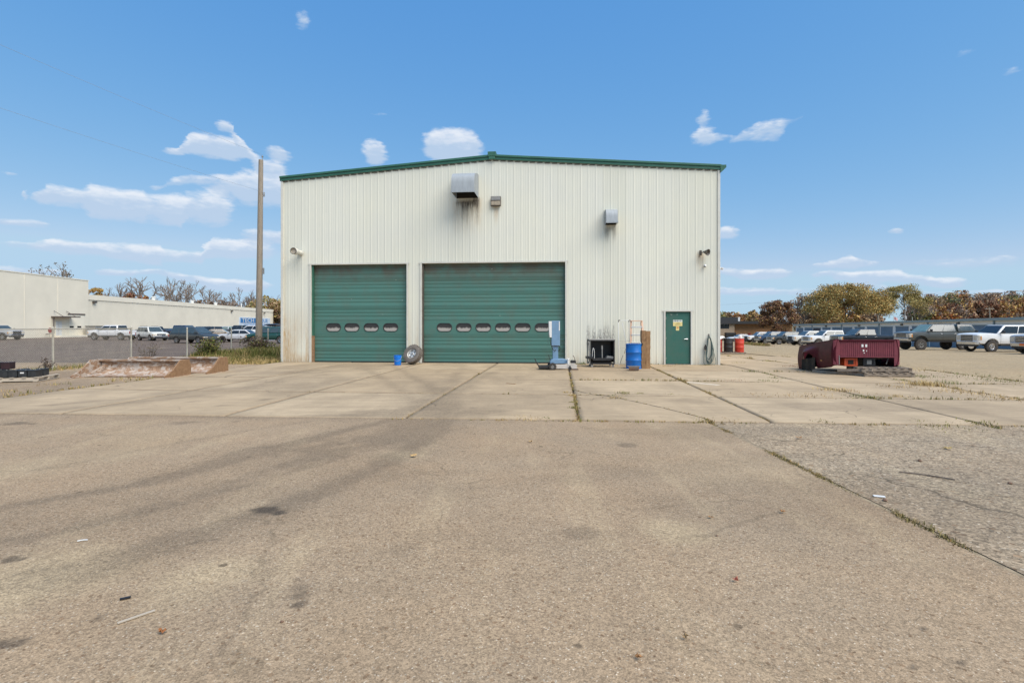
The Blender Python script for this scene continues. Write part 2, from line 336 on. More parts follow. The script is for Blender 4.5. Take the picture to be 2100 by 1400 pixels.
# ------------------------------------------------------------------ surface materials
def ground_mat(name, base, agg, contrast, sandc=lin(196, 176, 140), macro=.14, rough=.93, cracks=0.):
    m, t, b = newmat(name); p = wpos(t)
    att = nd(t, 'ShaderNodeAttribute', attribute_name='stain'); s = nd(t, 'ShaderNodeSeparateColor'); t.links.new(att.outputs['Color'], s.inputs[0])
    v = nd(t, 'ShaderNodeTexVoronoi', ins={'Scale': agg, 'Randomness': 1.0}); t.links.new(p, v.inputs['Vector'])
    sp = nd(t, 'ShaderNodeSeparateColor'); t.links.new(v.outputs['Color'], sp.inputs[0])
    v2 = nd(t, 'ShaderNodeTexVoronoi', ins={'Scale': agg * .43, 'Randomness': 1.0}); t.links.new(p, v2.inputs['Vector'])
    sp2 = nd(t, 'ShaderNodeSeparateColor'); t.links.new(v2.outputs['Color'], sp2.inputs[0])
    g = mth(t, 'ADD', mth(t, 'MULTIPLY', sp.outputs[0], .62), mth(t, 'MULTIPLY', sp2.outputs[0], .38))
    big = mth(t, 'ADD', mth(t, 'MULTIPLY', noise(t, p, .33, 4, .6), .6), mth(t, 'MULTIPLY', noise(t, p, 2.3, 5, .65), .4))
    k = mth(t, 'MULTIPLY', mth(t, 'MULTIPLY_ADD', mth(t, 'SUBTRACT', g, .5), contrast * 2, 1.0), mth(t, 'MULTIPLY_ADD', mth(t, 'SUBTRACT', big, .5), macro * 4, 1.0))
    c = mix(t, noise(t, p, .8, 3, .5), tuple(x * q for x, q in zip(base, (1.06, .99, .92))), tuple(x * q for x, q in zip(base, (.95, 1.0, 1.07))))
    # pale and rusty single stones
    c = mix(t, mrange(t, sp.outputs[1], .955, .985, 0, .6), c, lin(198, 186, 166))
    c = mix(t, mrange(t, sp2.outputs[1], .955, .975, 0, .7), c, lin(120, 96, 72))
    c = mix(t, mth(t, 'MULTIPLY', s.outputs[1], .55), c, sandc)
    lane = noise(t, mapping(t, p, (1.9, .35, 1)), .9, 5, .6)                    # long worn lanes and dusty drifts
    c = mix(t, mrange(t, lane, .54, .74, 0, .20), c, tuple(x * .62 for x in base)); c = mix(t, mrange(t, lane, .46, .28, 0, .28), c, sandc)
    vd = nd(t, 'ShaderNodeTexVoronoi', ins={'Scale': 2.3}); t.links.new(p, vd.inputs['Vector']); vs_ = nd(t, 'ShaderNodeSeparateColor'); t.links.new(vd.outputs['Color'], vs_.inputs[0])
    wob = mth(t, 'ADD', vd.outputs['Distance'], mth(t, 'MULTIPLY', mth(t, 'SUBTRACT', noise(t, p, 22, 3), .5), .09))
    c = mix(t, mth(t, 'MULTIPLY', mrange(t, wob, .075, .045, 0, .75), mrange(t, vs_.outputs[0], .62, .66)), c, tuple(x * .28 for x in base))   # old drips
    kk = nd(t, 'ShaderNodeCombineColor', ins={0: k, 1: k, 2: k})
    c = mix(t, 1.0, c, kk.outputs[0], 'MULTIPLY')
    if cracks:
        vc = nd(t, 'ShaderNodeTexVoronoi', feature='DISTANCE_TO_EDGE', ins={'Scale': .55})
        wv = nd(t, 'ShaderNodeTexNoise', ins={'Scale': 1.6, 'Detail': 4}); t.links.new(p, wv.inputs['Vector'])
        ad = nd(t, 'ShaderNodeVectorMath', operation='MULTIPLY_ADD', ins={1: (.9, .9, 0), 2: (0, 0, 0)}); t.links.new(wv.outputs['Color'], ad.inputs[0]); t.links.new(p, ad.inputs[2])
        t.links.new(ad.outputs[0], vc.inputs['Vector'])
        cm = mth(t, 'MULTIPLY', mrange(t, vc.outputs['Distance'], .012, .0, 0, cracks), mrange(t, noise(t, p, .9, 2), .42, .6))
        c = mix(t, cm, c, (.05, .04, .025))
    wearn = mrange(t, mth(t, 'ADD', mth(t, 'MULTIPLY', noise(t, p, 26, 4, .7), .6), mth(t, 'MULTIPLY', sp.outputs[2], .4)), .25, .7, .35, 1.15)
    c = mix(t, mth(t, 'MULTIPLY', mth(t, 'MULTIPLY', s.outputs[0], wearn), .85, clamp=True), c, (.075, .060, .045))
    c = mix(t, mth(t, 'MULTIPLY', s.outputs[2], mrange(t, sp.outputs[2], 0, 1, .65, .95)), c, (.045, .036, .028))
    t.links.new(c, b.inputs['Base Color']); b.inputs['Roughness'].default_value = rough; b.inputs['Specular IOR Level'].default_value = .25
    bump(t, b, g, .55, .006)
    return m
ground_mat('asphalt', (.312, .230, .146), 140, .45, cracks=.28)
ground_mat('old_asphalt', (.290, .225, .150), 64, .62, macro=.17, cracks=.75)
ground_mat('lot_asphalt', (.335, .255, .150), 60, .42, macro=.12, cracks=.4)
ground_mat('dark_lot', (.122, .091, .070), 60, .35, macro=.12)
ground_mat('soil', (.105, .078, .045), 30, .5, macro=.25)
def concrete(name):
    m, t, b = newmat(name); p = wpos(t)
    att = nd(t, 'ShaderNodeAttribute', attribute_name='stain'); s = nd(t, 'ShaderNodeSeparateColor'); t.links.new(att.outputs['Color'], s.inputs[0])
    oi = nd(t, 'ShaderNodeObjectInfo')
    base = mix(t, oi.outputs['Random'], (.405, .303, .190), (.455, .350, .228))
    n1 = noise(t, p, .9, 5, .65); n2 = noise(t, mapping(t, p, (.6, 3.5, 1)), 1.6, 5, .7); n3 = noise(t, p, 70, 3, .6)
    k = mth(t, 'MULTIPLY', mth(t, 'MULTIPLY', mrange(t, n1, .25, .75, .84, 1.12), mrange(t, n2, .3, .7, .84, 1.1)), mrange(t, n3, .25, .75, .86, 1.13))
    kk = nd(t, 'ShaderNodeCombineColor', ins={0: k, 1: k, 2: k}); c = mix(t, 1.0, base, kk.outputs[0], 'MULTIPLY')
    c = mix(t, mrange(t, noise(t, p, 3.1, 6, .7), .60, .72, 0, .55), c, (.17, .135, .10))
    c = mix(t, mrange(t, noise(t, mapping(t, p, (1.6, .45, 1)), .55, 6, .62), .46, .70, 0, .55), c, (.25, .19, .125))
    sp = nd(t, 'ShaderNodeTexVoronoi', ins={'Scale': 9.}); t.links.new(p, sp.inputs['Vector'])
    c = mix(t, mrange(t, sp.outputs['Distance'], .09, .05, 0, .35), c, (.16, .13, .10))
    vc = nd(t, 'ShaderNodeTexVoronoi', feature='DISTANCE_TO_EDGE', ins={'Scale': .4})
    wv = nd(t, 'ShaderNodeTexNoise', ins={'Scale': 1.3, 'Detail': 5}); t.links.new(p, wv.inputs['Vector'])
    ad = nd(t, 'ShaderNodeVectorMath', operation='MULTIPLY_ADD', ins={1: (1.2, 1.2, 0)}); t.links.new(wv.outputs['Color'], ad.inputs[0]); t.links.new(p, ad.inputs[2]); t.links.new(ad.outputs[0], vc.inputs['Vector'])
    c = mix(t, mth(t, 'MULTIPLY', mrange(t, vc.outputs['Distance'], .006, 0, 0, .7), mrange(t, noise(t, p, .5, 2), .52, .6)), c, (.09, .07, .05))
    wearn = mrange(t, noise(t, mapping(t, p, (3, .9, 1)), 7, 6, .7), .25, .7, .4, 1.15)
    c = mix(t, mth(t, 'MULTIPLY', mth(t, 'MULTIPLY', s.outputs[0], wearn), .85, clamp=True), c, (.085, .064, .045))
    c = mix(t, mth(t, 'MULTIPLY', s.outputs[2], .8), c, (.06, .046, .034))
    t.links.new(c, b.inputs['Base Color']); b.inputs['Roughness'].default_value = .9; b.inputs['Specular IOR Level'].default_value = .25
    bump(t, b, n3, .25, .004)
concrete('concrete')
def siding():
    m, t, b = newmat('siding'); p = objco(t)
    att = nd(t, 'ShaderNodeAttribute', attribute_name='stain'); s = nd(t, 'ShaderNodeSeparateColor'); t.links.new(att.outputs['Color'], s.inputs[0])
    oi = nd(t, 'ShaderNodeObjectInfo')
    base = mix(t, oi.outputs['Random'], (.70, .685, .565), (.745, .73, .615))
    st = noise(t, mapping(t, p, (9, 1, .25)), 1.5, 4, .6); base = mix(t, mrange(t, st, .4, .75, 0, .14), base, (.54, .515, .43))
    base = mix(t, mrange(t, noise(t, p, .5, 3), .35, .7, 0, .25), base, (.60, .60, .58))
    fine = noise(t, mapping(t, p, (45, 10, 3)), 1., 4, .7)
    ru = mth(t, 'MULTIPLY', s.outputs[0], mrange(t, fine, .3, .62)); c = mix(t, ru, base, (.47, .285, .115))
    so_ = mth(t, 'MULTIPLY', s.outputs[1], mrange(t, fine, .22, .55)); c = mix(t, so_, c, (.055, .04, .028))
    sp = mth(t, 'MULTIPLY', s.outputs[2], mrange(t, noise(t, mapping(t, p, (60, 5, 7)), 1., 3), .42, .56)); c = mix(t, sp, c, (.21, .195, .18))
    ch = noise(t, mapping(t, p, (14, 14, 9)), 1., 5, .7)
    c = mix(t, mth(t, 'MULTIPLY', mrange(t, ch, .66, .70), mth(t, 'MULTIPLY', s.outputs[0], 1.0)), c, (.13, .10, .075))
    t.links.new(c, b.inputs['Base Color']); b.inputs['Roughness'].default_value = .45; b.inputs['Specular IOR Level'].default_value = .35
    bump(t, b, noise(t, mapping(t, p, (2.2, 1, .5)), 1., 3), .25, .03)
siding()
pm('trim_white', (.62, .60, .53), .45, var=.06, vs=2, dirt=.22, dirtc=(.3, .2, .1))
pm('trim_green', (.035, .125, .082), .4, var=.15, vs=3, dirt=.1)
def doorgreen(name, col):
    m, t, b = newmat(name); p = objco(t); oi = nd(t, 'ShaderNodeObjectInfo')
    att = nd(t, 'ShaderNodeAttribute', attribute_name='stain'); s = nd(t, 'ShaderNodeSeparateColor'); t.links.new(att.outputs['Color'], s.inputs[0])
    c = mix(t, oi.outputs['Random'], tuple(x * .92 for x in col), tuple(x * 1.10 for x in col))
    c = mix(t, mrange(t, noise(t, mapping(t, p, (.7, 1, 9)), 1.2, 5, .65), .3, .7, 0, .55), c, tuple(x * q for x, q in zip(col, (1.35, 1.12, 1.15))))
    c = mix(t, mrange(t, noise(t, mapping(t, p, (2, 1, 2)), 1., 4), .45, .75, 0, .35), c, (.12, .125, .095))
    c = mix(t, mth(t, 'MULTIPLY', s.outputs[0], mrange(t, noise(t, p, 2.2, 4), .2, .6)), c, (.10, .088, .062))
    c = mix(t, mrange(t, noise(t, mapping(t, p, (1.3, 1, 12)), 2.6, 6, .75), .68, .72, 0, .35), c, (.30, .36, .33))
    v = nd(t, 'ShaderNodeTexVoronoi', ins={'Scale': 2.1}); t.links.new(p, v.inputs['Vector'])
    c = mix(t, mrange(t, v.outputs['Distance'], .045, .03, 0, .6), c, (.45, .48, .45))
    t.links.new(c, b.inputs['Base Color']); b.inputs['Roughness'].default_value = .5; b.inputs['Specular IOR Level'].default_value = .35
doorgreen('door_green', (.066, .172, .140))
doorgreen('leaf_green', (.036, .128, .100))
pm('dark_gap', (.02, .018, .015), .9)
pm('rubber', (.03, .028, .026), .85, var=.3, vs=9)
pm('tyre', (.055, .048, .042), .9, var=.25, vs=12, bmp=.3, bs=90)
pm('tyre_dusty', (.15, .128, .108), .92, var=.2, vs=7, bmp=.3, bs=90)
pm('steel_wheel', (.55, .54, .51), .4, .35, var=.1, vs=8, dirt=.3, dirtc=(.22, .14, .08))
pm('alloy', (.52, .52, .53), .3, .8, var=.08)
pm('chrome', (.72, .72, .73), .14, 1., var=.05)
pm('galv', (.33, .355, .37), .62, .15, var=.10, vs=5, stretch=(3, 1, .5))
pm('galv_wire', (.47, .435, .36), .55, .25, var=.2, vs=3)
pm('bronze', (.085, .07, .055), .45, var=.2)
pm('lens', (.36, .30, .22), .25, var=.25, vs=12)
pm('black_plastic', (.018, .018, .02), .45, var=.25)
pm('black_metal', (.022, .021, .022), .55, var=.3, vs=9, dirt=.2, dirtc=(.10, .08, .06))
pm('grey_metal', (.30, .29, .27), .5, .3, var=.2, vs=9, dirt=.3)
pm('white_paint', (.72, .71, .68), .4, var=.06, dirt=.12)
pm('base_grey', (.52, .48, .43), .5, var=.15, dirt=.3, dirtc=(.25, .18, .12))
pm('blue_plastic', (.004, .19, .70), .42, var=.08)
pm('blue_drum', (.006, .135, .46), .42, var=.14, vs=6, dirt=.12, dirtc=(.02, .05, .12))
pm('machine_blue', (.165, .28, .41), .45, var=.1, vs=6, dirt=.16, dirtc=(.22, .2, .17))
pm('red_drum', (.55, .045, .022), .45, var=.15, dirt=.1)
pm('dull_red', (.33, .04, .03), .5, var=.15, dirt=.2)
pm('orange_plastic', (.52, .075, .018), .45, var=.12)
pm('fibreglass', (.62, .40, .27), .5, var=.12)
pm('aluminium', (.62, .62, .61), .35, .7, var=.08)
def wood(name, a, c2, rough=.85):
    m, t, b = newmat(name); p = mapping(t, objco(t), (1, 1, 1))
    oi = nd(t, 'ShaderNodeObjectInfo'); w = noise(t, mapping(t, p, (2.2, 22, 22)), 1., 5, .65, .4)
    c = mix(t, mrange(t, w, .3, .7), a, c2); k = mrange(t, oi.outputs['Random'], 0, 1, .8, 1.15)
    kk = nd(t, 'ShaderNodeCombineColor', ins={0: k, 1: k, 2: k}); c = mix(t, 1.0, c, kk.outputs[0], 'MULTIPLY')
    c = mix(t, mrange(t, noise(t, p, 6, 5, .7), .6, .75, 0, .5), c, tuple(x * .35 for x in a))
    t.links.new(c, b.inputs['Base Color']); b.inputs['Roughness'].default_value = rough; bump(t, b, w, .4, .004)
wood('pallet_wood', (.21, .165, .125), (.36, .295, .23))
wood('pale_wood', (.40, .34, .26), (.52, .45, .36))
wood('timber', (.24, .125, .055), (.37, .225, .11))
def rusty(name, paint, r1, r2, cov, sc=3.):
    m, t, b = newmat(name); p = objco(t)
    n = noise(t, mapping(t, p, (.55, 1, 1.6)), sc, 7, .68, .6); n2 = noise(t, p, sc * 4, 4)
    ru = mix(t, mrange(t, n2, .3, .7), r1, r2); f = mrange(t, n, cov, cov + .07)
    c = mix(t, f, ru, paint); c = mix(t, mrange(t, noise(t, p, sc * 7, 4), .62, .7, 0, .6), c, (.10, .07, .05))
    t.links.new(c, b.inputs['Base Color']); b.inputs['Roughness'].default_value = .8; bump(t, b, n, .35, .006)
rusty('plow_paint', (.44, .37, .31), (.22, .12, .065), (.36, .235, .15), .47, 5.5)
rusty('plow_rust', (.36, .24, .14), (.22, .12, .06), (.30, .18, .095), .62, 3.)
rusty('tray_rust', (.13, .10, .085), (.12, .06, .035), (.20, .12, .075), .5, 9.)
pm('glass_dark', (.018, .022, .024), .05, var=.2, spec=.8)
pm('glass_tint', (.05, .068, .072), .05, var=.2, spec=.9)
pm('glass_green', (.16, .25, .22), .06, var=.15, spec=.9)
pm('headlamp', (.62, .56, .46), .12, var=.15, coat=1)
pm('amber', (.62, .25, .05), .2, var=.1)
pm('tail_red', (.35, .02, .02), .2, var=.1)
pm('orange_plate', (.75, .17, .03), .5, var=.2, vs=30)
for nm, c, rg in (('car_white', (.74, .74, .73), .3), ('car_cream', (.68, .66, .60), .35), ('car_silver', (.36, .38, .41), .3), ('car_pale', (.56, .57, .58), .3), ('car_black', (.012, .012, .015), .22), ('car_navy', (.022, .04, .085), .25),
                  ('car_blue', (.03, .065, .125), .28), ('car_graphite', (.045, .05, .05), .28), ('car_grey', (.07, .075, .07), .3), ('car_green', (.012, .06, .048), .3), ('car_tan', (.30, .24, .17), .35), ('car_maroon', (.10, .012, .02), .3)):
    pm(nm, c, rg, var=.05, vs=2, coat=.6, dirt=.06)
pm('bed_maroon', (.062, .008, .015), .42, var=.25, vs=5, coat=0., dirt=.1, dirtc=(.05, .012, .012), spec=.12)  # dark tone: the shade on the flanks is put into the colour
pm('bed_maroon_lit', (.165, .028, .042), .55, var=.18, vs=7, dirt=.15, dirtc=(.10, .03, .035))  # same maroon made lighter: light on the bed's front painted into the colour

pm('dry_soil', (.26, .20, .125), .95, var=.4, vs=14)
# ------------------------------------------------------------------ ground
def nonuni(a, b, h0, g): 
    out = [a]; h = h0
    while out[-1] < b: out.append(min(b, out[-1] + h)); h *= g
    return np.array(out)
gx = np.concatenate([-nonuni(20, 4000, 10, 1.3)[::-1], np.arange(-17.5, 20, 2.5), nonuni(20, 4000, 4, 1.25)])
gy = np.concatenate([np.arange(-60, 20, 5), nonuni(20, 6000, 3, 1.12)])
pm('dry_grass', (.155, .125, .06), .95, var=.35, vs=.8)
kind(ob('ground', gridmesh('ground', gx, gy, lambda X, Y: zt(X, Y) - .12, 'dry_grass')), 'structure')
def yedge(X): return 8.64 - .067 * X
def near_sheet(name, xs, mat):
    ts = np.concatenate([np.arange(-14, 1.6, .8), np.arange(1.6, 5, .03), np.arange(5, 8.65, .055), [8.64]])
    X, T = np.meshgrid(xs, ts); Y = np.where(T > 5, 5 + (T - 5) * (yedge(X) - .015 - 5) / 3.64, T)
    i = np.arange(X.size).reshape(X.shape); F = np.stack([i[:-1, :-1], i[:-1, 1:], i[1:, 1:], i[1:, :-1]], -1).reshape(-1, 4)
    bumpy = (fbm(X * .6, Y * .6) - .45) * .012
    V = np.stack([X, Y, bumpy * sst(0, .5, yedge(X) - Y)], -1).reshape(-1, 3)
    me = npmesh(name, V, F, mat, stain(V[:, 0], V[:, 1])); me.polygons.foreach_set('use_smooth', [True] * len(F))
    return kind(ob(name, me), 'structure')
near_sheet('yard_asphalt', np.concatenate([-nonuni(9.2, 45, .3, 1.25)[::-1], np.arange(-9.14, -4, .06), np.arange(-4, 3.1, .035), [3.12]]), 'asphalt')
near_sheet('old_yard_asphalt', np.concatenate([[3.17], np.arange(3.22, 9, .05), nonuni(9, 60, .3, 1.25)]), 'old_asphalt')
_m = MB(); _m.add([(3.05, -14, -.0035), (3.25, -14, -.0035), (3.25, 8.5, -.0035), (3.05, 8.5, -.0035)], [(0, 1, 2, 3)]); kind(_m.build('crack_soil', 'dry_soil'), 'structure')
def frame_sheet(name, us, vs, mat, dz=0.0):
    U, V = np.meshgrid(us, vs); X = BL.x + BE.x * U + BN.x * V; Y = BL.y + BE.y * U + BN.y * V
    i = np.arange(U.size).reshape(U.shape); F = np.stack([i[:-1, :-1], i[:-1, 1:], i[1:, 1:], i[1:, :-1]], -1).reshape(-1, 4)
    P = np.stack([X, Y, zt(X, Y) + dz], -1).reshape(-1, 3)
    me = npmesh(name, P, F, mat, stain(P[:, 0], P[:, 1])); me.polygons.foreach_set('use_smooth', [True] * len(F))
    return kind(ob(name, me), 'structure')
frame_sheet('side_yard', np.concatenate([[-30, -20, -12], np.arange(-9, 0, .25), [.03]]), np.concatenate([np.arange(-13.4, -1.5, .25), [-1.2]]), 'asphalt', -.003)
frame_sheet('right_lot', np.concatenate([[24.44], np.arange(24.8, 32, .4), np.arange(32, 62, 2)]), np.concatenate([[-13.1], np.arange(-12.8, 2, .4), np.arange(2, 90, 2.0)]), 'lot_asphalt', -.004)
frame_sheet('rear_lot', np.arange(18.2, 24.45, .5), np.arange(10.2, 88, 1.5), 'lot_asphalt', -.008)
frame_sheet('neighbour_lot', np.concatenate([np.arange(-120, -8, 3.), [-7.0]]), np.arange(-16, 190, 3.), 'dark_lot', -.006)
frame_sheet('apron_bed', np.linspace(.02, 24.43, 40), np.linspace(-13.1, 10.2, 40), 'soil', -.035)
UJ = [.05, 3.12, 6.11, 9.25, 12.12, 15.17, 18.37, 21.4, 24.4]
VJ = [-12.95, -9.74, -6.52, -3.22, -.01]
apron = bpy.data.objects.new('concrete_apron', None); COL.objects.link(apron); apron.location = BL; apron.rotation_euler = (0, 0, BA); kind(apron, 'structure')
def slab(u0, u1, v0, v1, front=False):
    g = .017; u0 += g; u1 -= g; v1 -= g; v0 += 0 if front else g
    us = np.concatenate([[u0, u0 + .015], np.linspace(u0 + .1, u1 - .1, 22), [u1 - .015, u1]]); ts = np.concatenate([[0, .005], np.linspace(.03, .97, 22), [.995, 1]])
    U, T = np.meshgrid(us, ts); lo = (v0 - .12 + .0215 * U) if front else v0 + 0 * U
    V = lo + (v1 - lo) * T; X = BL.x + BE.x * U + BN.x * V; Y = BL.y + BE.y * U + BN.y * V
    edge = np.zeros(U.shape); edge[0] = edge[-1] = 1; edge[:, 0] = edge[:, -1] = 1
    Z = zt(X, Y) + .012 - edge * .03 + (hash2(u0, v0) - .5) * .008
    if front: Z = Z - sst(.25, 0, V - lo) * .008
    i = np.arange(U.size).reshape(U.shape); F = np.stack([i[:-1, :-1], i[:-1, 1:], i[1:, 1:], i[1:, :-1]], -1).reshape(-1, 4)
    st_ = stain(X.ravel(), Y.ravel()); e2 = np.zeros(U.shape); e2[:2] = e2[-2:] = 1; e2[:, :2] = e2[:, -2:] = 1; st_[:, 0] = np.maximum(st_[:, 0], np.maximum(edge * .95, e2 * .55 * np.clip(fbm(X * 2, Y * 2) * 2.2 - .3, 0, 1)).ravel())
    me = npmesh('slab', np.stack([U, V, Z], -1).reshape(-1, 3), F, 'concrete', st_)
    ob('slab', me, apron)
for i in range(8):
    for j in range(4): slab(UJ[i], UJ[i + 1], VJ[j], VJ[j + 1], j == 0)
for i in (6, 7):
    for j in range(3): slab(UJ[i], UJ[i + 1], .0 + j * 3.4, 3.4 + j * 3.4)

# ------------------------------------------------------------------ the metal building
B = thing('metal_building', 'tall off-white ribbed metal building with green roof trim and green doors', 'building', BL, BA)
WU, ZE, ZR, UR = 18.07, 7.70, 8.36, 9.035
def ztop(u): return ZE + (ZR - ZE) * (1 - abs(u - UR) / UR)
DL, DR_, DM = (1.30, 5.46, 4.13), (6.08, 12.03, 4.14), (15.975, 16.98, 2.12)
def zbot(u):
    for a, b, h in (DL, DR_, DM):
        if a < u < b: return h
    return 0.0
PR = [(0, .0075), (.008, .0075), (.036, 0), (.100, 0), (.109, .0025), (.123, .0025), (.132, 0), (.165, 0), (.174, .0025), (.188, .0025), (.197, 0), (.265, 0), (.293, .0075)]
def wall_stain(u, z):
    c = np.zeros((len(u), 3))
    def strk(f, seed): return vnoise(u * f + seed, z * .35)
    def reg(a, b, s=.12): return sst(a - s, a + s, u) * sst(b + s, b - s, u)
    low = sst(1.7, 0, z)
    c[:, 0] += reg(-.1, 1.32) * sst(2.9, .1, z) * np.clip(strk(9, 1) * 1.5 - .25, 0, 1) * 1.1
    c[:, 0] += reg(-.1, 1.32) * sst(.5, .05, z) * .75
    c[:, 0] += reg(5.4, 6.1) * sst(2.6, 0, z) * np.clip(strk(12, 4) * 1.6 - .45, 0, 1) * .7
    c[:, 0] += reg(12.0, 18.1) * sst(.7, 0, z) * np.clip(strk(8, 7) * 1.5 - .55, 0, 1) * .55
    c[:, 0] += reg(.0, .2, .04) * np.clip(strk(4, 2) - .2, 0, 1) * .5 * sst(6.5, 3, z)
    c[:, 0] += reg(18.0, 18.1, .03) * .35
    fan = sst(6.78, 6.74, z)
    c[:, 1] += reg(7.52, 8.5, .05) * fan * sst(5.75, 6.85, z + (strk(14, 3) - .5) * 1.3 - .05) * .8
    c[:, 1] += reg(7.55, 8.47, .04) * fan * sst(6.35, 6.76, z) * .9
    c[:, 0] += reg(7.4, 8.6, .1) * fan * sst(4.9, 6.7, z) * .45
    c[:, 0] += reg(9.12, 9.28, .05) * sst(6.43, 6.4, z) * sst(5.5, 6.4, z) * .7
    c[:, 1] += reg(13.6, 14.05, .05) * sst(5.6, 5.55, z) * sst(5.0, 5.6, z + (strk(14, 9) - .5) * .6) * .55
    c[:, 0] += reg(17.2, 17.5, .1) * sst(4.45, 4.35, z) * sst(3.5, 4.4, z) * .7
    c[:, 2] += reg(12.88, 13.98, .06) * sst(.6, .75, z) * sst(1.55, 1.05, z + (strk(16, 5) - .5) * .9)
    c[:, 1] += low * sst(.25, 0, z) * .14
    return np.clip(c, 0, 1)
for p in range(20):                      # twenty lapped panels, three ribs each
    pts = []
    for k in range(3):
        for dx, h in PR: pts.append(((p * 3 + k) * WU / 60 + dx, h))
    pts.append(((p * 3 + 3) * WU / 60 - (.001 if p < 19 else 0), .0075))
    for a, b, h in (DL, DR_, DM):        # columns end at the openings
        for e in (a, b):
            if pts[0][0] < e < pts[-1][0]: pts += [(e - .0005, 0), (e + .0005, 0)]
    pts.sort()
    V = []; F = []
    for (ua, ha), (ub, hb) in zip(pts[:-1], pts[1:]):
        z0 = zbot((ua + ub) / 2); n = max(2, int((ztop(ua) - z0) / .16)); o = len(V)
        for i in range(n + 1):
            t = i / n
            for u, h in ((ua, ha), (ub, hb)): V.append((u, -h - (.0015 if p % 2 else 0), z0 + (ztop(u) - z0) * t))
        F += [(o + 2 * i, o + 2 * i + 1, o + 2 * i + 3, o + 2 * i + 2) for i in range(n)]
    V = np.array(V); ob('siding_panel', npmesh('siding_panel', V, F, 'siding', wall_stain(V[:, 0], V[:, 2])), B)
# shell behind the facade
b = MB()
b.bx(0.02, .12, .02, 30, 0, ZE - .02).bx(WU - .12, WU - .02, .02, 30, 0, ZE - .02); b.prism([(.02, 0), (WU - .02, 0), (WU - .02, ZE - .02), (UR, ZR - .02), (.02, ZE - .02)], 30, 30.1)
b.build('side_wall', 'trim_white', B)
b = MB()
for s in (-1, 1):
    ue = -.05 if s < 0 else WU + .05
    b.prism([(UR, ZR + .02), (ue, ZE + .02), (ue, ZE + .07), (UR, ZR + .07)], .0, 30.2)
b.build('roof', 'galv', B)
for s in (-1, 1):                        # rake trim: a rolled upper lip over a flat band
    ue = -.06 if s < 0 else WU + .06
    b = MB(); b.prism([(UR, ZR - .015), (ue, ZE - .015), (ue, ZE + .10), (UR, ZR + .10)], -.075, -.036)
    b.prism([(UR, ZR + .10), (ue, ZE + .10), (ue, ZE + .185), (UR, ZR + .185)], -.115, .0)
    b.build('rake_trim', 'trim_green', B, bevel=.008)
b = MB(); b.bx(UR - .17, UR + .17, -.15, .3, ZR + .10, ZR + .29); b.bx(UR - .13, UR + .13, -.14, -.05, ZR - .02, ZR + .10); b.build('ridge_cap', 'trim_green', B, bevel=.012)
b = MB()                                 # eave gutter along the right side, its profiled end facing the yard
b.prism([(WU + .02, ZE - .06), (WU + .05, ZE - .11), (WU + .13, ZE - .05), (WU + .24, ZE + .06), (WU + .24, ZE + .16), (WU + .02, ZE + .16)], -.11, 30.0)
b.build('gutter', 'trim_green', B)
for u0, u1 in ((-.03, .07), (WU - .07, WU + .03)):
    b = MB(); b.bx(u0, u1, -.045, .05, 0.0, ZE - .02); b.build('corner_trim', 'trim_white', B, bevel=.006)
b = MB()
for k in range(60): b.bx(k * WU / 60 + .045, (k + 1) * WU / 60 - .045, -.034, -.002, ztop((k + .5) * WU / 60) - .055, ztop((k + .5) * WU / 60) - .03)
kind(b.build('closure_strip', 'bronze', B), 'stuff')
def opening_trim(a, bb, h, w=.06, deep=.30):
    for n_, (x0, x1, z0, z1) in (('jamb', (a - w, a + .012, 0.0, h + .0)), ('jamb', (bb - .012, bb + w, 0.0, h + .0)), ('header', (a - w - .05, bb + w + .05, h - .012, h + .05))):
        m = MB(); m.bx(x0, x1, -.05, -.034, z0, z1)
        if n_ == 'jamb':
            xi = a if x0 < a else bb - .012; m.bx(xi, xi + .012, -.034, deep, z0, z1)
        else: m.bx(a, bb, -.034, deep, h - .012, h)
        m.build(n_, 'trim_white', B, bevel=.003)
opening_trim(*DL); opening_trim(*DR_); opening_trim(*DM, w=.05, deep=.16)
def stadium(cx, cz, w, h, n=8):
    r = h / 2 * .98; o = []
    for (sx, sz, a0) in ((1, 1, 0), (-1, 1, 90), (-1, -1, 180), (1, -1, 270)):
        for k in range(n + 1):
            a = R(a0 + 90 * k / n); o.append((cx + sx * (w / 2 - r) + r * math.cos(a), cz + sz * (h / 2 - r) + r * math.sin(a)))
    return o
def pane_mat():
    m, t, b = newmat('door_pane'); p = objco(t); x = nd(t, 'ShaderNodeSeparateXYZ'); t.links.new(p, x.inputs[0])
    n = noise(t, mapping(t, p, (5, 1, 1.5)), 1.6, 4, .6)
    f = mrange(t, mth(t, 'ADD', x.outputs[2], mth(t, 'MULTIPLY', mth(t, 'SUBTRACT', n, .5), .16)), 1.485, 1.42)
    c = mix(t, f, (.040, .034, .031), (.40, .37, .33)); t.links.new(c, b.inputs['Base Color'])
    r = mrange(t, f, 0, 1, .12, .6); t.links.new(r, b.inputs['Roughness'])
pane_mat()
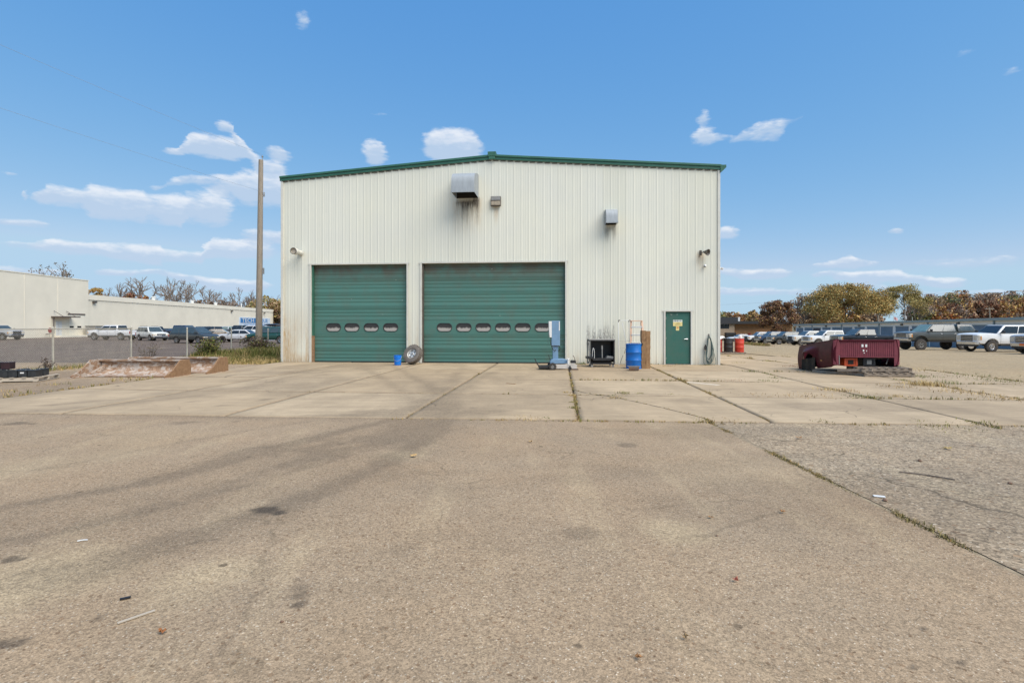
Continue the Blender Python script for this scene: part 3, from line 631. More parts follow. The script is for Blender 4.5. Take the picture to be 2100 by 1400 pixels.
def overhead_door(a, bb, h, wins):
    yd = .15; x0, x1 = a + .012, bb - .012; sh = h / 7
    b = MB(); b.bx(x0, x1, yd + .02, yd + .05, .0, h); D = b.build('overhead_door', 'dark_gap', B)
    for k in range(7):
        z0 = k * sh + .003; z1 = (k + 1) * sh - .003; hw = wins and k == 2
        if not hw:
            ng = 4; prof = [(z0, 0)]
            for g in range(1, ng):
                zg = z0 + (z1 - z0) * g / ng; prof += [(zg - .010, 0), (zg - .004, .0032), (zg + .004, .0032), (zg + .010, 0)]
            prof += [(z1, 0)]
            V = []; F = []; nx = 14
            for (z, d) in prof:
                for i in range(nx + 1):
                    u = x0 + (x1 - x0) * i / nx; V.append((u, yd + d + .004 * math.sin(k * 2.1 + u * 1.3), z))
            for r in range(len(prof) - 1): F += [(r * (nx + 1) + i, r * (nx + 1) + i + 1, (r + 1) * (nx + 1) + i + 1, (r + 1) * (nx + 1) + i) for i in range(nx)]
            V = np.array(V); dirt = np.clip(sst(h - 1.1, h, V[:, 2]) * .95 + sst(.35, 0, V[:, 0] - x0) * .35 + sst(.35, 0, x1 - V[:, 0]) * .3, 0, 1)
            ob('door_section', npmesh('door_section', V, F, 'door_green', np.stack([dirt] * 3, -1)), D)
        else:
            bm = bmesh.new(); es = []
            for poly in [[(x0, z0), (x1, z0), (x1, z1), (x0, z1)]] + [stadium(c, 1.475, .62, .33) for c in wins]:
                vs = [bm.verts.new((x, yd, z)) for x, z in poly]; es += [bm.edges.new((vs[i], vs[(i + 1) % len(vs)])) for i in range(len(vs))]
            bmesh.ops.triangle_fill(bm, use_beauty=True, edges=es, normal=(0, -1, 0))
            me = bpy.data.meshes.new('door_section'); bm.to_mesh(me); bm.free(); me.materials.append(M('door_green')); ob('door_section', me, D)
    for c in wins:
        b = MB(); po = stadium(c, 1.475, .645, .355); pi_ = stadium(c, 1.475, .60, .31); n = len(po)
        vs = [(x, yd - .018, z) for x, z in po] + [(x, yd - .018, z) for x, z in pi_] + [(x, yd + .002, z) for x, z in po] + [(x, yd + .016, z) for x, z in pi_]
        fs = []
        for i in range(n):
            j = (i + 1) % n; fs += [(i, j, n + j, n + i), (i, 2 * n + i, 2 * n + j, j), (n + i, n + j, 3 * n + j, 3 * n + i)]
        b.add(vs, fs); b.build('window_gasket', 'rubber', D)
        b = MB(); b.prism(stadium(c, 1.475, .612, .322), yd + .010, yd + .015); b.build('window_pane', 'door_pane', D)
    b = MB(); b.bx(x0, x1, yd - .012, yd + .018, .012, .05); b.build('bottom_seal', 'rubber', D)
    return D
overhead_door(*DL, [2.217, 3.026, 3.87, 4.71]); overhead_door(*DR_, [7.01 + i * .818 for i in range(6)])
b = MB(); b.bx(DL[0] + .012, DL[0] + .10, .02, .13, 0, 1.12); b.build('jamb_guard', 'plow_rust', B)       # brown guard at the left jamb
b = MB(); b.bx(DL[0] + .0125, DL[0] + .085, .03, .12, 1.12, 4.1); b.build('door_track', 'trim_green', B)
b = MB(); b.bx(DR_[0] + .0125, DR_[0] + .07, .03, .12, .0, 4.1); b.build('door_track', 'bronze', B)
# person door
a, bb, h = DM
b = MB(); b.bx(a + .012, bb - .012, .06, .11, .0, h - .012); md = b.build('person_door', 'trim_green', B)
b = MB(); b.bx(a + .05, bb - .05, .035, .058, .035, h - .055); leaf = b.build('door_leaf', 'leaf_green', md, bevel=.004)
b = MB(); b.cyl((bb - .14, .035, 1.02), (bb - .14, .005, 1.02), .038, n=16).cyl((bb - .14, .005, 1.02), (bb - .14, -.03, 1.02), .016, n=10).tube([(bb - .14, -.03, 1.02), (bb - .2, -.033, 1.018), (bb - .27, -.03, 1.012)], .012); b.build('door_handle', 'chrome', md, smooth=40)
for z in (.25, 1.05, 1.85):
    b = MB(); b.cyl((a + .048, .028, z - .05), (a + .048, .028, z + .05), .011, n=8); b.build('hinge', 'grey_metal', md)
b = MB(); b.bx(a, bb, -.02, .06, 0.0, .02); b.build('threshold', 'grey_metal', md)
for x in (.27, .48):
    b = MB(); b.cyl((a + x, .034, 1.99), (a + x, .028, 1.99), .012, n=8); b.build('screw_plug', 'white_paint', md)
# ------------------------------------------------------------------ things fixed to the facade (local frame: x along wall, -y outward)
def wthing(name, label, cat, u, z, v=0.0, group=None): return thing(name, label, cat, bf(u, v, z), BA, group)
def hood(u0, u1, z0, z1, d, label):
    t = wthing('exhaust_hood', label, 'exhaust hood', (u0 + u1) / 2, z0); w = (u1 - u0) / 2; H = z1 - z0
    prof = [(0, H)] + [(-d * (1 - math.cos(R(a))) * 1.0, 0) for a in ()]
    arc = [(-d * math.sin(R(a)) ** 1.3, H * .42 + H * .58 * math.cos(R(a)) ** .7) for a in np.linspace(0, 90, 9)]
    arc += [(-d - .02, H * .2), (-d - .03, .0)]
    m = MB(); n = len(arc)
    vs = [(-w, y, z) for y, z in arc] + [(w, y, z) for y, z in arc]
    m.add(vs, [(i, i + 1, n + i + 1, n + i) for i in range(n - 1)]); m.build('shell', 'galv', t, smooth=30)
    for s in (-1, 1):
        m = MB(); pl = [(s * w, y, z) for y, z in arc] + [(s * w, -.033, 0)]
        m.add(pl, [tuple(range(len(pl)))]); m.build('side_plate', 'galv', t)
    m = MB(); m.bx(-w + .01, w - .01, -.05, -.036, .01, H - .03); m.build('fan_opening', 'dark_gap', t)
    m = MB(); m.bx(-w - .012, w + .012, -d - .045, -d - .02, -.02, .03); m.build('drip_lip', 'galv', t)
hood(7.56, 8.47, 6.78, 7.74, 1.1, 'large curved galvanised exhaust hood high on the wall, dark soot streaks below')
hood(13.61, 14.06, 5.58, 6.2, .58, 'small curved galvanised exhaust hood on the right half of the wall')
t = wthing('wall_pack_light', 'square bronze wall light beside the large exhaust hood', 'wall light', 9.2, 6.42)
m = MB(); m.bx(-.205, .205, -.16, -.034, 0, .40); m.build('housing', 'bronze', t, bevel=.02)
m = MB(); m.bx(-.185, .185, -.172, -.161, .035, .20); m.build('lens', 'lens', t, bevel=.004)
m = MB(); m.bx(-.185, .185, -.176, -.161, .235, .385); m.build('cover', 'grey_metal', t, bevel=.004)
t = wthing('vent_pipe', 'white capped pipe stub sticking out of the wall above the left door', 'pipe', .85, 4.63)
m = MB(); m.cyl((0, -.03, 0), (0, -.34, .0), .10, n=20).cyl((0, -.034, 0), (0, -.06, 0), .125, n=20); m.build('pipe', 'trim_white', t, smooth=40)
m = MB(); m.lathe([(.11, 0), (.132, .03), (.135, .30), (.128, .31), (.118, .30), (.118, .05)], 22, Matrix.Translation((0, -.34, 0)) @ Matrix.Rotation(R(90), 4, 'X')); m.build('end_bell', 'trim_white', t, smooth=40)
m = MB(); m.lathe([(.1185, 0), (.137, 0), (.137, .022), (.1185, .022)], 22, Matrix.Translation((0, -.632, 0)) @ Matrix.Rotation(R(90), 4, 'X'), close=True); m.build('end_ring', 'bronze', t)
m = MB(); m.cyl((0, -.58, 0), (0, -.60, 0), .117, n=20); m.build('end_screen', 'pale_wood', t)
t = wthing('flood_lamp', 'bell-shaped flood lamp on a bracket high at the right corner of the wall', 'flood lamp', 17.36, 4.42)
m = MB(); m.bx(-.06, .03, -.06, -.034, -.1, .1); m.tube([(-.02, -.05, 0), (.0, -.14, -.01), (.06, -.18, .02)], .018); m.tube([(-.05, -.06, -.08), (-.08, -.12, -.14), (-.1, -.1, -.19)], .008, 6); m.build('bracket', 'bronze', t, smooth=40)
rot = Matrix.Translation((.06, -.18, .02)) @ Vector((.75, -.75, -.22)).to_track_quat('Z', 'Y').to_matrix().to_4x4()
m = MB(); m.lathe([(.03, 0), (.045, .04), (.08, .10), (.125, .19), (.13, .21), (.12, .205), (.07, .10), (.04, .05)], 20, rot); m.build('reflector', 'bronze', t, smooth=40)
m = MB(); m.lathe([(.0, .05), (.035, .06), (.045, .11), (.03, .15), (0, .165)], 14, rot); m.build('bulb', 'lens', t, smooth=60)
t = wthing('security_camera', 'tiny white security camera below the flood lamp', 'camera', 17.5, 3.9)
m = MB(); m.cyl((0, -.034, .02), (0, -.055, .02), .045, n=14).cyl((.03, -.055, .03), (-.02, -.16, -.03), .036, n=14); m.build('body', 'white_paint', t, smooth=40)
m = MB(); m.cyl((-.0205, -.161, -.0305), (-.022, -.164, -.032), .027, n=14); m.build('lens', 'black_plastic', t)
t = wthing('security_camera', 'tiny white camera at the building corner seen against the sky', 'camera', 18.1, 3.8)
m = MB(); m.cyl((0, 0, 0), (.06, 0, 0), .03, n=10); m.lathe([(.05, 0), (.05, -.04), (.03, -.075), (0, -.085)], 14, Matrix.Translation((.075, 0, .03))); m.build('body', 'white_paint', t, smooth=50)
# door signs
pm('sign_yellow', (.76, .63, .26), .55, var=.08, vs=14); pm('sign_white', (.70, .72, .62), .55, var=.05)
pm('ink_blue', (.03, .08, .16), .6); pm('ink_red', (.6, .13, .03), .6); pm('ink_brown', (.12, .08, .03), .6)
t = wthing('door_notice', 'yellow and white notice plate on the green person door', 'sign', 16.476, 1.53, .034)
m = MB(); m.bx(-.18, .18, -.004, 0, -.0, .16); m.build('lower_field', 'sign_yellow', t)
m = MB(); m.bx(-.18, .18, -.004, 0, .16, .25); m.build('upper_field', 'sign_white', t)
rg = random.Random(3); m = MB(); x = -.155
while x < .14:
    w = rg.uniform(.016, .028); m.bx(x, x + w * .35, -.0055, -.0042, .178, .236); m.bx(x, x + w, -.0055, -.0042, rg.choice((.178, .205, .226)), rg.choice((.19, .215, .236))); x += w + .012
kind(m.build('heading_letters', 'ink_blue', t), 'stuff')
m = MB()
for z, a0, a1 in ((.10, -.05, .07), (.055, -.11, .11)):
    x = a0
    while x < a1: w = rg.uniform(.008, .02); m.bx(x, x + w, -.0055, -.0042, z, z + .022); x += w + .008
kind(m.build('small_letters', 'ink_brown', t), 'stuff')
t = wthing('door_sticker', 'small yellow sticker with a red ring under the door notice', 'sticker', 16.47, 1.355, .034)
m = MB(); m.bx(-.062, .062, -.003, 0, 0, .17); m.build('sheet', 'sign_yellow', t)
m = MB(); m.lathe([(.028, 0), (.042, 0), (.042, .0012), (.028, .0012)], 18, Matrix.Translation((0, -.0032, .115)) @ Matrix.Rotation(R(90), 4, 'X'), close=True); m.box((0, -.0038, .115), (.07, .0012, .012), 0, Matrix.Rotation(R(45), 3, 'Y')); m.build('ring', 'ink_red', t)
# coiled hose on its hook
t = wthing('coiled_hose', 'grey-green hose coiled over a hook beside the person door', 'hose', 17.66, 0.0)
m = MB(); m.bx(-.02, .02, -.05, -.034, 1.06, 1.22); m.tube([(0, -.05, 1.12), (0, -.12, 1.1), (0, -.13, 1.16)], .011, 6); m.build('hook', 'bronze', t)
rg = random.Random(8)
pm('hose_green', (.085, .125, .115), .55, var=.25, vs=20)
for k in range(6):
    dx, lo = rg.uniform(-.035, .035), rg.uniform(.03, .24); w = rg.uniform(.10, .17); y = -.075 - k * .016
    pts = [(-w * .75 + dx, y, .62), (-w * .55, y, .93), (-.02, y, 1.115), (w * .55, y, .95), (w * .9 + dx, y, .55), (w * .75 + dx, y - .01, lo + .16), (dx, y - .02, lo), (-w * .9 + dx, y, lo + .15), (-w * .75 + dx, y, .62)]
    m = MB(); m.tube(spline(pts, 7), .0125, 7); m.build('hose_loop', 'hose_green', t, smooth=60)
m = MB(); m.tube(spline([(.12, -.1, .7), (.2, -.1, .4), (.25, -.11, .12), (.2, -.14, .025), (.05, -.13, .06), (-.18, -.12, .03), (-.22, -.1, .25), (-.15, -.1, .6)], 8), .009, 7); m.build('loose_end', 'hose_green', t, smooth=60)
m = MB(); m.bx(-.19, -.10, -.15, -.07, .60, .74); m.cyl((-.145, -.11, .74), (-.145, -.11, .8), .03, n=10); m.build('nozzle_bundle', 'black_metal', t, bevel=.012)

# ------------------------------------------------------------------ shared shapes: wheels, drums, pallets
def wheel_parts(parent, r, w, rim_r, style, loc, axis='Y', tyre='tyre', rimm='alloy', out=1):
    """tyre ring + rim; axis of rotation is local y; out=+1 shows the face towards +y"""
    Mx = Matrix.Translation(loc) @ Matrix.Rotation(R(-90 * out), 4, 'X')
    h = w / 2; m = MB()
    m.lathe([(rim_r, -h * .75), (rim_r + .02, -h * .95), (r * .88, -h), (r * .97, -h * .86), (r, -h * .6), (r, h * .6), (r * .97, h * .86), (r * .88, h), (rim_r + .02, h * .95), (rim_r, h * .75)], 28, Mx, close=True)
    for k in range(28):
        a = 2 * math.pi * k / 28; q = Matrix.Rotation(a, 4, 'Z')
        for s in (-1, 1):
            c = Mx @ q @ Vector((r * .99, 0, s * h * .5)); m.box(c, (.024, r * .13, h * .8), 0, (Mx @ q).to_3x3() @ Matrix.Rotation(R(18 * s), 3, 'X'))
    ty = m.build('tyre', tyre, parent, smooth=35)
    m = MB(); m.lathe([(0, h * .25), (rim_r * .86, h * .2), (rim_r * .9, h * .62), (rim_r * .985, h * .82), (rim_r * .985, -h * .7), (0, -h * .7)], 24, Mx, 0)
    if style == 'steel':
        m2 = MB(); m2.lathe([(0, h * .52), (rim_r * .25, h * .50), (rim_r * .32, h * .36), (rim_r * .58, h * .36), (rim_r * .68, h * .56), (rim_r * .80, h * .5), (rim_r * .86, h * .22)], 24, Mx)
        for k in range(5):
            a = 2 * math.pi * k / 5; p = Mx @ Vector((rim_r * .66 * math.cos(a), rim_r * .66 * math.sin(a), h * .545))
            d = (Mx.to_3x3() @ Vector((0, 0, 1))); m2.cyl(p, p + d * .006, rim_r * .13, n=10, mi=1)
        m2.cyl(Mx @ Vector((0, 0, h * .5)), Mx @ Vector((0, 0, h * .62)), rim_r * .2, n=14, mi=2)
        rim = m.build('rim', rimm, parent, smooth=40); m2.build('wheel_disc', [rimm, 'dark_gap', 'grey_metal'], rim, smooth=40)
    else:
        n = {'five': 5, 'six': 6, 'dually': 8}.get(style, 5)
        rim = m.build('rim', 'black_metal' if style != 'dually' else rimm, parent, smooth=40)
        m2 = MB(); m2.lathe([(rim_r * .84, h * .5), (rim_r * .97, h * .6), (rim_r * .99, h * .84), (rim_r * .86, h * .8)], 24, Mx, close=True)
        for k in range(n):
            q = Matrix.Rotation(2 * math.pi * k / n, 4, 'Z'); m2.box(Mx @ q @ Vector((rim_r * .5, 0, h * .62)), (rim_r * .85, rim_r * (.26 if n < 8 else .2), h * .25), 0, (Mx @ q).to_3x3())
        m2.cyl(Mx @ Vector((0, 0, h * .3)), Mx @ Vector((0, 0, h * .85)), rim_r * .26, n=14); m2.build('spokes', rimm, rim, smooth=40)
    return ty
def ground_z(x, y): return ztf(x, y) + .012
t = thing('spare_wheel', 'dusty truck wheel with a white steel rim leaning on the wall between the doors', 'wheel')
wheel_parts(t, .385, .235, .205, 'steel', (0, 0, 0), tyre='tyre_dusty', rimm='steel_wheel')
ax = Vector((-.40, -.80, .44)).normalized()
t.rotation_euler = ax.to_track_quat('Y', 'Z').to_euler(); t.location = (-3.93, 20.9, .012 + .385 * math.sqrt(1 - ax.z ** 2) + .117 * ax.z)
t = thing('bucket', 'bright blue plastic bucket standing beside the leaning wheel', 'bucket', (-4.46, 20.55, .012), 0)
m = MB(); m.lathe([(.125, 0), (.13, .01), (.142, .29), (.155, .295), (.155, .31), (.146, .315), (.148, .365), (.156, .37), (.156, .38), (.142, .38), (.12, .02), (0, .02)], 24); m.build('body', 'blue_plastic', t, smooth=40)
m = MB(); m.tube([(.157 * math.cos(a), .157 * math.sin(a) - .0, .33 - .17 * math.sin(a - math.pi) if a > math.pi else .33) for a in np.linspace(math.pi, 2 * math.pi, 14)], .004, 6); m.build('wire_handle', 'galv_wire', t)
def drum(name, label, cat, loc, mat, lidmat=None, group=None, rz=0):
    t = thing(name, label, cat, loc, rz, group); r = .288; m = MB()
    pr = [(r - .012, 0), (r + .006, .0), (r + .006, .018), (r - .004, .022)]
    for zc in (.30, .585): pr += [(r - .004, zc - .03), (r + .010, zc - .008), (r + .010, zc + .008), (r - .004, zc + .03)]
    pr += [(r - .004, .858), (r + .006, .862), (r + .006, .882), (r - .014, .882), (r - .014, .866)]
    m.lathe(pr, 32); m.build('shell', mat, t, smooth=35)
    m = MB(); m.cyl((0, 0, .855), (0, 0, .8655), r - .013, n=32); m.cyl((.17, .05, .8655), (.17, .05, .885), .03, n=10); m.cyl((-.18, -.05, .8655), (-.18, -.05, .88), .018, n=8); m.build('lid', lidmat or mat, t)
    return t
gx0, gy0 = (1300 - 1050) / 1080 * 18.95, 18.95
drum('steel_drum', 'bright blue steel drum standing before the stepladder', 'drum', (gx0, gy0, .012), 'blue_drum')
def pallet(name, label, loc, rz, w=1.2, d=1.0, group=None, mat='pallet_wood', seed=0, tilt=(0, 0)):
    t = thing(name, label, 'pallet', loc, rz, group); rg = random.Random(seed); t.rotation_euler = (tilt[0], tilt[1], rz)
    for j in range(3):
        y = (-d / 2 + .05, 0, d / 2 - .05)[j]; m = MB(); m.bx(-w / 2, w / 2, y - .02, y + .02, .022, .11); m.build('stringer', mat, t, bevel=.003)
    n = 7
    for i in range(n):
        x = -w / 2 + .05 + (w - .1) * i / (n - 1) + rg.uniform(-.01, .01); m = MB(); m.bx(x - .045, x + .045, -d / 2, d / 2, .111, .13); m.build('slat', mat, t, bevel=.002, rot=(0, 0, rg.uniform(-.012, .012)))
    for i in range(3):
        x = -w / 2 + .06 + (w - .12) * i / 2; m = MB(); m.bx(x - .05, x + .05, -d / 2, d / 2, .002, .021); m.build('slat', mat, t, bevel=.002)
    return t
# three drums on a pallet beyond the building's corner
DY = 35.0; dz = ztf(14.4, DY) + .004
pallet('pallet', 'weathered pallet carrying the red and black drums', (14.35, DY, dz), R(-4), 2.0, 1.1, seed=4)
drum('steel_drum', 'dull red drum nearest the building corner on the drum pallet', 'drum', (13.62, DY - .1, dz + .132), 'dull_red', group='drums on the pallet')
drum('steel_drum', 'black drum standing between the two red drums', 'drum', (14.32, DY - .15, dz + .132), 'black_metal', group='drums on the pallet')
drum('steel_drum', 'bright red drum at the outer end of the drum pallet', 'drum', (15.02, DY - .2, dz + .132), 'red_drum', 'white_paint', group='drums on the pallet')
m = MB(); rg = random.Random(2); vs = []; fs = []
for j in range(7):
    for i in range(9): vs.append((-.42 + .1 * i, -.32 + .1 * j, .11 + .05 * math.sin(i * 1.3 + j) + rg.uniform(-.02, .03) - (.10 if i in (0, 8) or j in (0, 6) else 0)))
for j in range(6):
    for i in range(8): fs.append((j * 9 + i, j * 9 + i + 1, (j + 1) * 9 + i + 1, (j + 1) * 9 + i))
m.add(vs, fs); o = m.build('plastic_sheet', 'white_paint', None, (13.7, DY - .1, dz + .132 + .885), (0, 0, .2), smooth=60); tag(o, 'crumpled white plastic sheet on top of the dull red drum', 'sheet')
t = thing('plastic_jug', 'white plastic jug standing on the bright red drum', 'jug', (15.1, DY - .2, dz + .132 + .884))
m = MB(); m.lathe([(.08, 0), (.09, .01), (.09, .14), (.07, .18), (.025, .21), (.025, .235), (0, .235)], 16); m.build('body', 'white_paint', t, smooth=40)
m = MB(); m.tube([(.05, 0, .2), (.10, 0, .19), (.105, 0, .12), (.085, 0, .08)], .012, 6); m.build('handle', 'white_paint', t)

# ------------------------------------------------------------------ blue upright machine on a wheeled base
t = thing('column_lift', 'blue upright column machine on a wheeled base before the wide green door', 'machine', (1.5, 18.55, .012), 0)
k_ = 18.5 / 1080                          # metres per photo pixel at its distance
def mx(px): return (px - 1137) * k_
def mz(py): return (759.5 - py) * k_
m = MB(); m.bx(mx(1130.5), mx(1147.5), -.13, .12, mz(711), mz(660)); m.build('upper_column', 'machine_blue', t, bevel=.012)
m = MB(); m.bx(mx(1133), mx(1144), -.10, .10, mz(740), mz(711)); m.build('lower_column', 'machine_blue', t, bevel=.008)
m = MB(); m.prism([(mx(1124.3), mz(661)), (mx(1130.4), mz(661)), (mx(1130.4), mz(694)), (mx(1126.5), mz(694)), (mx(1125.5), mz(686))], -.17, .10); m.build('control_box', 'white_paint', t, bevel=.006)
m = MB(); m.bx(mx(1145.2), mx(1147.0), -.134, -.1305, mz(680), mz(661.5)); m.build('warning_label', 'white_paint', t)
m = MB(); m.cyl((mx(1140), -.131, mz(666)), (mx(1140), -.14, mz(666)), .014, n=12); m.build('lock_knob', 'chrome', t)
m = MB(); m.prism([(mx(1127.5), mz(747)), (mx(1162), mz(747)), (mx(1162), mz(740)), (mx(1155), mz(737.7)), (mx(1131), mz(738.5)), (mx(1127.5), mz(742))], -.18, .25); m.build('base_deck', 'machine_blue', t, bevel=.01)
m = MB()
for y in (-.26, .30): m.bx(mx(1134), mx(1181), y - .035, y + .035, mz(757), mz(748.5))
m.bx(mx(1134), mx(1140), -.225, .265, mz(757), mz(748.5)); m.build('base_rails', 'base_grey', t, bevel=.006)
m = MB(); m.bx(mx(1171), mx(1184), -.30, -.22, mz(759.3), mz(757.2)); m.build('rail_foot', 'tray_rust', t)
for y, o_ in ((-.34, -1), (.38, 1)):
    g = bpy.data.objects.new('rear_wheel', MB().box((0, 0, 0), (.02, .04, .02)).mesh('axle', 'black_metal')); COL.objects.link(g); g.parent = t; g.location = (mx(1131.5), y, .122)
    wheel_parts(g, .12, .06, .062, 'steel', (0, 0, 0), rimm='grey_metal', out=o_)
for px_, y in ((1166.5, -.34), (1178, .38)):
    g = MB().bx(-.02, .02, -.012, .04, .04, .15).build('caster', 'black_metal', t, (mx(px_), y, 0)); m = MB(); m.cyl((0, -.03, .058), (0, .01, .058), .056, n=18); m.build('caster_wheel', 'rubber', g, smooth=40)
m = MB(); m.cyl((mx(1163.5), -.27, mz(748)), (mx(1163.5), -.27, mz(739)), .038, n=14).cyl((mx(1163.5), -.27, mz(739)), (mx(1163.5), -.27, mz(737)), .05, n=14); m.tube([(mx(1160.5), -.27, mz(735.5)), (mx(1163.5), -.27, mz(737)), (mx(1167), -.27, mz(735))], .01, 6); m.build('jack_cylinder', 'white_paint', t, smooth=40)
m = MB(); m.bx(mx(1168.5), mx(1179), -.3, -.12, mz(745.8), mz(741)); [m.bx(mx(1169.5 + i * 3.2), mx(1171.5 + i * 3.2), -.29, -.14, mz(741), mz(739.8)) for i in range(3)]; m.build('pump_unit', 'black_plastic', t, bevel=.006)
m = MB(); m.tube([(mx(1178), -.2, mz(741)), (mx(1176.3), -.2, mz(735)), (mx(1174), -.2, mz(730.5)), (mx(1173.2), -.2, mz(732))], .012, 6); m.build('pump_lever', 'tray_rust', t)
m = MB(); m.tube(spline([(mx(1128), -.15, mz(694)), (mx(1127.5), -.17, mz(701)), (mx(1130), -.17, mz(712)), (mx(1134), -.15, mz(719.5)), (mx(1138), -.13, mz(720.5)), (mx(1139), -.11, mz(719))], 8), .011, 7); m.tube(spline([(mx(1131), -.16, mz(711.5)), (mx(1138), -.15, mz(711)), (mx(1144.5), -.14, mz(711.5)), (mx(1147.5), -.12, mz(715)), (mx(1146.5), -.11, mz(720.5)), (mx(1143.5), -.1, mz(720.5))], 8), .013, 7); m.build('cable', 'rubber', t, smooth=60)
m = MB(); m.tube([(mx(1124.4), -.12, mz(682)), (mx(1123.3), -.13, mz(688)), (mx(1123), -.13, mz(707))], .009, 6); m.build('hanging_strap', 'hose_green', t)
m = MB(); m.tube([(mx(1128), -.1, mz(741)), (mx(1125), -.12, mz(733)), (mx(1124), -.12, mz(729))], .01, 6); m.build('foot_lever', 'black_metal', t)
m = MB(); pts = spline([(mx(1095.5), -.2, mz(736)), (mx(1098), -.2, mz(742)), (mx(1101), -.2, mz(748)), (mx(1106), -.2, mz(752)), (mx(1114), -.2, mz(753.2)), (mx(1126), -.2, mz(753))], 6)
m.tube(pts, [.012 + .012 * min(1, i / 14) for i in range(len(pts))], 8); m.bx(mx(1104), mx(1128), -.30, .25, mz(756.5), mz(751.5)); m.build('fork_carriage', 'black_metal', t, bevel=.01)

# ------------------------------------------------------------------ black shop cart, wire rack, ladder, timber, tray
t = thing('shop_cart', 'black open-fronted steel cart on casters below sooty wall streaks', 'cart', ((1235.5 - 1050) / 1080 * 19.5, 19.55, .012), 0)
k_ = 19.35 / 1080; cx_ = 1235.5
def sx_(px): return (px - cx_) * k_
def sz_(py): return (754.6 - py) * k_
m = MB(); m.bx(sx_(1208), sx_(1263), -.02, .62, sz_(699), sz_(696.8)); m.build('top_shelf', 'grey_metal', t, bevel=.006)
m = MB(); m.bx(sx_(1211.5), sx_(1261.5), -.01, .60, sz_(701), sz_(699)); m.bx(sx_(1206.5), sx_(1210), .0, .1, sz_(701), sz_(698.5)); m.build('top_frame', 'black_metal', t)
for px_ in (1209.5, 1260.5):
    for y in (.0, .59): m = MB(); m.bx(sx_(px_) - .02, sx_(px_) + .02, y, y + .03, .10, sz_(699)); m.build('post', 'grey_metal' if px_ < 1220 else 'black_metal', t)
m = MB(); m.bx(sx_(1212), sx_(1260), .585, .6, sz_(749), sz_(700)); m.build('back_panel', 'black_plastic', t)
for x in (1212.5, 1259.5): m = MB(); m.bx(sx_(x) - .006, sx_(x) + .006, .04, .58, sz_(745), sz_(700)); m.build('side_panel', 'black_plastic', t)
m = MB(); m.bx(sx_(1214), sx_(1258), -.03, .57, sz_(739.5), sz_(737.5)); m.bx(sx_(1216), sx_(1254), -.05, -.03, sz_(741), sz_(735.8)); m.build('lower_tray', 'black_metal', t, bevel=.004)
m = MB(); m.bx(sx_(1211), sx_(1261), -.02, .01, sz_(749), sz_(746)); m.build('base_bar', 'black_metal', t); m = MB(); m.bx(sx_(1211), sx_(1261), .58, .61, sz_(749), sz_(746)); m.build('base_bar', 'black_metal', t)
m = MB(); m.bx(sx_(1203), sx_(1216), -.1, .3, sz_(737.5), sz_(732.5)); m.build('side_block', 'black_plastic', t, bevel=.005)
m = MB(); m.tube(spline([(sx_(1214.5), -.04, sz_(737)), (sx_(1214.8), -.05, sz_(722)), (sx_(1216.7), -.05, sz_(715.5)), (sx_(1218.5), -.05, sz_(722)), (sx_(1219), -.04, sz_(737))], 6), .011, 6); m.build('hook_bar', 'white_paint', t, smooth=60)
m = MB(); m.cyl((sx_(1236.3), .1, sz_(737)), (sx_(1236), .1, sz_(718)), .025, n=12).cyl((sx_(1236), .1, sz_(718)), (sx_(1235.8), .1, sz_(710)), .034, n=12); m.build('grease_gun', 'grey_metal', t, smooth=40)
m = MB(); m.prism([(sx_(1244), sz_(737)), (sx_(1259), sz_(737)), (sx_(1259), sz_(733)), (sx_(1247), sz_(731.5))], .05, .4); m.build('tool_tray', 'grey_metal', t)
for px_ in (1214.5, 1258):
    for y in (.01, .57):
        g = MB().bx(-.025, .025, -.015, .02, .06, .10).build('caster', 'black_metal', t, (sx_(px_), y, 0)); m = MB(); m.cyl((0, -.025, .042), (0, .01, .042), .042, n=14); m.build('caster_wheel', 'grey_metal', g, smooth=40)
# thin white rack
t = thing('wire_rack', 'thin white wire rack leaning on the wall beside the black cart', 'rack', ((1283 - 1050) / 1080 * 20.3, 20.3, .012), 0)
k_ = 20.3 / 1080
def rx(px): return (px - 1283) * k_
def rz_(py): return (750.2 - py) * k_
m = MB()
for px_ in (1270, 1292): m.tube([(rx(px_) - .05, -.2, 0), (rx(px_), .18, rz_(658))], .011, 6)
m.tube([(rx(1269), .18, rz_(658.2)), (rx(1297), .18, rz_(657.5))], .012, 6); m.build('frame', 'white_paint', t)
m = MB()
for py in (700, 714, 746): m.tube([(rx(1269), -.0, rz_(py)), (rx(1294), -.0, rz_(py))], .006, 6)
m.build('cross_wires', 'galv_wire', t)
m = MB(); m.tube([(rx(1277.5), .12, rz_(663)), (rx(1281), .10, rz_(680)), (rx(1284.5), .06, rz_(702))], .014, 6); m.build('white_rod', 'white_paint', t)
m = MB(); m.tube([(rx(1268.5), -.2, rz_(748)), (rx(1277.5), .0, rz_(729))], .01, 6).tube([(rx(1280), 0, rz_(726)), (rx(1283), .0, rz_(716))], .008, 6); m.build('dark_rod', 'black_metal', t)
for px_ in (1270.5, 1292): m = MB(); m.tube([(rx(px_ - .5), .17, rz_(661)), (rx(px_), .17, rz_(657.5)), (rx(px_ + 3), .17, rz_(657))], .018, 6); m.build('corner_bracket', 'bronze', t)
